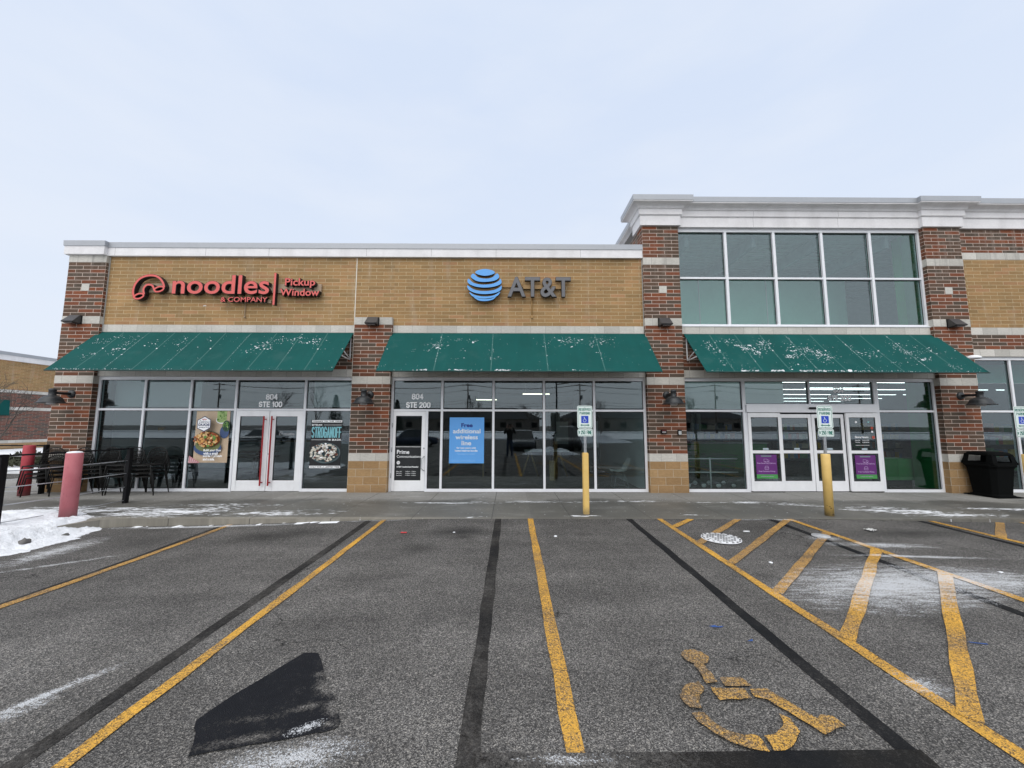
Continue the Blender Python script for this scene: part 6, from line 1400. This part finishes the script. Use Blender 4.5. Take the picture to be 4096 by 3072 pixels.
def longhouse(label, x0, x1, y0, y1, h, rh):
    t = thing('low_building', label, 'building', ((x0 + x1) / 2, y0, 0)); w = (x1 - x0) / 2; d = y0 - y1
    MB().box(-w, w, -d, 0, -.2, h).build('wall', FARW, t); o = 1.0
    MB().add([(-w - o, o, h), (w + o, o, h), (w + o, -d - o, h), (-w - o, -d - o, h), (-w + d / 2, -d / 2, h + rh), (w - d / 2, -d / 2, h + rh)], [(0, 1, 5, 4), (2, 3, 4, 5), (1, 2, 5), (3, 0, 4), (3, 2, 1, 0)]).build('roof', ROOFD, t)
    k = 0; x = -w + 2
    while x < w - 2:
        wi = MB().box(x, x + 1.6, .0, .06, .9, 2.3).build('window', BLACKMETAL, t); x += 4.2
longhouse('long low building with dark hipped roof across the street', -34, 8, -84, -96, 3.2, 3.2); longhouse('second low building with dark roof across the street', 14, 62, -80, -92, 3.4, 2.8)
for k, (x, y, h, sp, lab) in enumerate(((-7, -50, 7.5, .55, 'bare tree mirrored beside the suite 200 number'), (3.5, -46, 6.5, .45, 'bushy bare tree behind the parked grey car'), (17, -52, 7, .5, 'bare tree behind the black parked car'), (-34, -48, 8, .5, 'tall bare tree at the far left of the snow field'), (-46, -55, 9, .5, 'bare tree by the leftmost utility pole'), (36, -55, 8, .5, 'bare tree at the far right of the snow field'))): tree(lab, x, y, h, 30 + k, sp, .12, 0, 5, 1.2, group='bare trees across the lot')
def conifer(label, x, y, h, seed):
    rnd = random.Random(seed); t = thing('conifer', label, 'tree', (x, y, 0)); MB().tube([(0, 0, 0), (0, 0, h * .95)], [.16, .03], 7).build('trunk', BARK, t); mb = MB()
    for _ in range(1500):
        z = .1 + .9 * rnd.random() ** 1.2; r = (1 - z) * h * .26 * rnd.uniform(.5, 1.1); a = rnd.random() * 6.28; c = Vector((r * math.cos(a), r * math.sin(a), z * h)); d = Vector((math.cos(a), math.sin(a), -.4 + rnd.gauss(0, .2))); e = Vector((-math.sin(a), math.cos(a), 0)) * .14; mb.add([c - e, c + e, c + d * .5], [(0, 1, 2)])
    mb.build('crown', plain('conifer_green', (.03, .045, .03), .8, 0, .3, 3) if 'conifer_green' not in MATS else MATS['conifer_green'], t, recalc=False)
for k, (x, y, h) in enumerate(((-37, -62, 8), (-27, -63, 10), (-24, -62, 7))): conifer('dark conifer across the lot, %s' % ('shortest of three on the street side', 'tallest of the three', 'last of the three, by the low building')[k], x, y, h, k + 50)
POLEM = plain('weathered_pole', (.14, .115, .095), .9, 0, .2, 6); PX = [-62, -33, -9, 15, 44, 75]
for k, x in enumerate(PX):
    t = thing('utility_pole', 'wooden utility pole with crossarms, %s along the street' % ('first', 'second', 'third', 'fourth', 'fifth', 'sixth')[k], 'utility pole', (x, -62, 0), group='utility poles along the street')
    MB().tube([(0, 0, 0), (0, 0, 10.5)], [.17, .11], 10).build('pole', POLEM, t)
    for z in (10.0, 8.9): MB().box(-1.2, 1.2, -.06, .06, z, z + .12).build('crossarm', POLEM, t)
    mb = MB()
    for z in (10.12, 9.02):
        for xx in (-1.1, -.5, .5, 1.1): mb.lathe([(0, 0), (.05, 0), (.06, .1), (0, .16)], (xx, 0, z), 8)
    mb.build('insulator', STEEL, t); MB().lathe([(0, -.5), (.2, -.5), (.22, .3), (0, .35)], (.3, .1, 7.6), 12).build('transformer', GREYIN, t)
mb = MB()
for a, b in zip(PX[:-1], PX[1:]):
    for z, yy_ in ((10.25, -1.0), (10.25, -.4), (10.25, .5), (9.15, -.9), (7.0, .1), (6.4, .15)):
        mb.tube([(a + (b - a) * q, -62 + yy_, z - .9 * 4 * q * (1 - q)) for q in [i / 10 for i in range(11)]], .022, 4, cap=False)
settag(mb.build('power_lines', BLACKMETAL), 'sagging power lines strung between the utility poles', 'power lines')
t = thing('light_pole', 'dark parking lot light pole with a bracket lamp', 'light pole', (4.6, -17, -.1)); MB().lathe([(0, 0), (.3, 0), (.3, .7), (0, .7)], (0, 0, 0), 16).build('base', STONE, t); MB().tube([(0, 0, .6), (0, 0, 6)], [.09, .07], 10).build('pole', BLACKMETAL, t); MB().tube([(0, 0, 5.8), (.9, 0, 5.9)], .04, 8).build('arm', BLACKMETAL, t); MB().lathe([(0, .5), (.14, .45), (.2, 0), (0, -.05)], (.95, 0, 5.9), 12).build('lantern', BLACKMETAL, t)

def car(label, x, y, rz, paint, suv=False):
    t = thing('parked_car', label, 'car', (x, y, asph(x, y)), rz, 'cars parked behind the photographer'); k = 1.18 if suv else 1.; H = 1.75 if suv else 1.45; hz = H * .56
    # stations from nose (+y) to tail: y, half width, sill height, shoulder height
    S = [(2.28, .55, .34, .58), (2.2, .78, .22, .68), (1.9, .88, .18, .74 * k), (1.2, .91, .17, .84 * k), (.6, .92, .17, hz), (-.9, .92, .17, hz + .03), (-1.7, .90, .18, hz + .02), (-2.15, .82, .24, hz - .05), (-2.25, .6, .36, hz - .2)]
    mb = MB(); vs = []
    for yy_, w, a, b in S: m_ = (a + b) / 2; vs += [(-w * .93, yy_, a), (-w, yy_, a + .12), (-w * 1.0, yy_, m_), (-w * .93, yy_, b - .03), (-w * .80, yy_, b), (w * .80, yy_, b), (w * .93, yy_, b - .03), (w, yy_, m_), (w, yy_, a + .12), (w * .93, yy_, a)]
    n = 10; mb.add(vs, [(i * n + j, i * n + (j + 1) % n, (i + 1) * n + (j + 1) % n, (i + 1) * n + j) for i in range(len(S) - 1) for j in range(n)] + [tuple(range(n)), tuple(range(len(vs) - n, len(vs)))[::-1]], 0, True)
    mb.build('body', paint, t)
    e = 1.95 if suv else 1.45; C = [(.95, .78, hz - .02), (.35, .66, H - .06), (-.3, .68, H), (-(e - .75), .66, H - .05), (-e, .74, hz)]
    vs = [];
    for yy_, w, z in C: vs += [(-w, yy_, z), (w, yy_, z)]
    lo = [(-.80, .95, hz - .02), (.80, .95, hz - .02), (-.82, -e, hz - .02), (.82, -e, hz - .02)]
    mb = MB().add(vs + lo, [(2 * i, 2 * i + 1, 2 * i + 3, 2 * i + 2) for i in range(4)] + [(0, 2, 4, 6, 8, 12), (1, 13, 9, 7, 5, 3)] + [(8, 9, 13, 12)], 0); mb.build('windows', plain('car_glass', (.015, .018, .02), .06, 0, .05, 1, 0, .8) if 'car_glass' not in MATS else MATS['car_glass'], t)
    mb = MB().add([(-.64, .33, H - .05), (.64, .33, H - .05), (.66, -.3, H + .012), (-.66, -.3, H + .012), (-.64, -(e - .8), H - .04), (.64, -(e - .8), H - .04)], [(0, 1, 2, 3), (3, 2, 5, 4)])
    for sx in (-1, 1):
        for a, b in ((C[0], C[1]), (C[3], C[4])): mb.tube([(sx * (a[1] + .01), a[0], a[2]), (sx * (b[1] + .01), b[0], b[2])], .035, 6)
        mb.tube([(sx * .80, -.35, hz), (sx * .69, -.35, H - .02)], .03, 6)
    mb.build('roof', paint, t)
    for sx in (-1, 1):
        for yy_ in (1.38, -1.4):
            w = MB().lathe([(.0, -.1), (.32 * k, -.1), (.335 * k, -.06), (.335 * k, .06), (.32 * k, .1), (0, .1)], (0, 0, 0), 24).build('wheel', PL, t); w.rotation_euler[1] = math.pi / 2; w.location = (sx * .84, yy_, .335 * k)
            r_ = MB().lathe([(0, .115), (.06, .115), (.2, .1), (.22, .115), (.0, .09)], (0, 0, 0), 16).build('rim', STEEL, w); r_.scale[2] = sx
        MB().box(sx * .66 - .16, sx * .66 + .16, 2.12, 2.225, .58 * k, .70 * k).build('headlight', plain('headlight_glass', (.6, .62, .65), .1) if 'headlight_glass' not in MATS else MATS['headlight_glass'], t, bevel=.03)
        MB().box(sx * 1.0 - .1, sx * 1.0 + .1, .68, .80, hz, hz + .13).build('mirror', paint, t, bevel=.03); MB().box(sx * .66 - .14, sx * .66 + .14, -2.24, -2.1, hz - .22, hz - .08).build('tail_light', plain('red_lamp_glass', (.3, .01, .01), .2) if 'red_lamp_glass' not in MATS else MATS['red_lamp_glass'], t, bevel=.03)
    MB().box(-.48, .48, 2.20, 2.27, .36, .56).build('grille', BLACKMETAL, t, bevel=.02); MB().box(-.6, .6, 2.14, 2.285, .22, .32).build('bumper', PL, t, bevel=.03)
    return t
car('dark grey parked car straight behind the photographer', .95, -8.6, 0, plain('grey_car_paint', (.10, .105, .115), .25, .4)); car('black parked car beside the dark grey car', 4.3, -8.8, R(3), plain('black_car_paint', (.02, .02, .022), .25, .2), True); car('dark blue parked car turned sideways, away from the others', -8.4, -12.0, R(72), plain('blue_car_paint', (.03, .04, .075), .25, .3)); car('silver parked car far to the left of the lot', -22, -14, R(10), plain('silver_car_paint', (.4, .41, .42), .3, .5)); car('dark red parked car at the right end of the row', 12.5, -10, R(-4), plain('red_car_paint', (.12, .02, .02), .25, .3))

# the photographer, mirrored in the glass, stands behind the camera with the phone held up
def person():
    t = thing('person', 'person in a black jacket and blue jeans holding up a phone', 'person', (0, 0, 0)); V = []; E_ = []; RR = []
    def add(p, r, par=None):
        V.append(p); RR.append(r)
        if par is not None: E_.append((par, len(V) - 1))
        return len(V) - 1
    g = asph(0, -.4); pel = add((0, -.44, .96), (.165, .125)); hipc = add((0, -.44, .88), (.15, .12), pel)
    sp = add((0, -.45, 1.14), (.155, .12), pel); ch_ = add((0, -.45, 1.34), (.175, .13), sp); nb = add((0, -.44, 1.47), (.085, .08), ch_); nk = add((0, -.425, 1.54), (.058, .06), nb); hd = add((0, -.41, 1.63), (.078, .092), nk); ht = add((0, -.41, 1.725), (.074, .086), hd); add((0, -.41, 1.765), (.045, .05), ht)
    for sx in (-1, 1):
        sh = add((sx * .195, -.45, 1.41), (.075, .075), ch_); el = add((sx * .30, -.27, 1.27), (.056, .056), sh); fa = add((sx * .22, -.16, 1.50), (.046, .046), el); wr = add((sx * .135, -.105, 1.68), (.030, .030), fa); hn = add((sx * .112, -.09, 1.735), (.032, .02), wr)
        hp = add((sx * .10, -.44, .82), (.105, .11), hipc); kn = add((sx * .115, -.42, .50 + g * .5), (.068, .072), hp); an = add((sx * .125, -.46, .10 + g), (.045, .05), kn); add((sx * .14, -.33, .045 + g), (.045, .035), an)
    me = bpy.data.meshes.new('body'); me.from_pydata(V, E_, []); o = bpy.data.objects.new('body', me); COL.objects.link(o)
    m = o.modifiers.new('s', 'SKIN'); 
    for i, sv in enumerate(me.skin_vertices[0].data): sv.radius = RR[i]; sv.use_root = (i == 0)
    ss_ = o.modifiers.new('u', 'SUBSURF'); ss_.levels = 2; ss_.render_levels = 2
    ev = o.evaluated_get(bpy.context.evaluated_depsgraph_get()); nm = bpy.data.meshes.new_from_object(ev); o.modifiers.clear(); o.data = nm
    JK = plain('black_jacket_cloth', (.012, .012, .014), .85, 0, .2, 30, .3); JN = plain('blue_jeans_cloth', (.035, .055, .11), .85, 0, .2, 40, .3); SKN = plain('skin', (.45, .27, .19), .55, 0, .05); SHOE = plain('dark_shoes', (.02, .018, .016), .6)
    for q in (JK, JN, SKN, SHOE): nm.materials.append(q)
    for p in nm.polygons:
        c = p.center; hand = c.y > -.135 and c.z > 1.6
        p.material_index = 3 if c.z < .09 + g else 1 if c.z < .92 else 2 if (c.z > 1.535 and abs(c.x) < .1 and c.y < -.2) or hand else 0; p.use_smooth = True
    o.parent = t
    mb = MB()
    for sx in (-1, 1):
        for k in range(4):
            z = 1.72 + .019 * k; mb.tube([(sx * .108, -.09, z), (sx * .098, -.062, z + .002), (sx * .082, -.045, z), (sx * .068 + sx * .003 * k, -.050, z)], [.0095, .009, .0085, .007], 7)
        mb.tube([(sx * .112, -.095, 1.725), (sx * .10, -.105, 1.752), (sx * .078, -.098, 1.765)], [.011, .010, .008], 7)
    mb.build('fingers', SKN, t)
    mb = MB(); f = Vector((0, -.41, 1.65))
    mb.lathe([(0, .13), (.05, .118), (.08, .09), (.092, .04), (.09, -.01), (.084, -.01), (.085, .03), (0, .1)], tuple(f + Vector((0, -.018, .0))), 24); mb.build('hair', plain('dark_hair', (.03, .02, .015), .7), t)
    mb = MB()
    for sx in (-1, 1): mb.lathe([(0, .006), (.009, .004), (.011, 0)], (sx * .03, -.322, 1.655), 10, axis='y')
    mb.build('eyes', BLACKP, t); MB().add([(0, -.30, 1.622), (-.014, -.322, 1.615), (.014, -.322, 1.615), (0, -.322, 1.66), (0, -.31, 1.612)], [(0, 1, 3), (0, 3, 2), (0, 4, 1), (0, 2, 4)]).box(-.022, .022, -.326, -.319, 1.585, 1.592).build('nose_and_mouth', SKN, t)
    mb = MB()
    for sx in (-1, 1): mb.lathe([(0, -.012), (.022, -.008), (.026, 0), (.02, .008), (0, .006)], (sx * .083, -.41, 1.64), 10)
    mb.build('ears', SKN, t)
person()
t = thing('phone', 'black phone held level in both hands of the person', 'phone', (0, -.058, 1.76)); MB().box(-.078, .078, -.004, .004, -.036, .036).build('case', BLACKMETAL, t, bevel=.003); MB().box(-.072, .072, -.0052, -.0042, -.032, .032).build('screen', plain('phone_screen', (.05, .06, .07), .1), t)
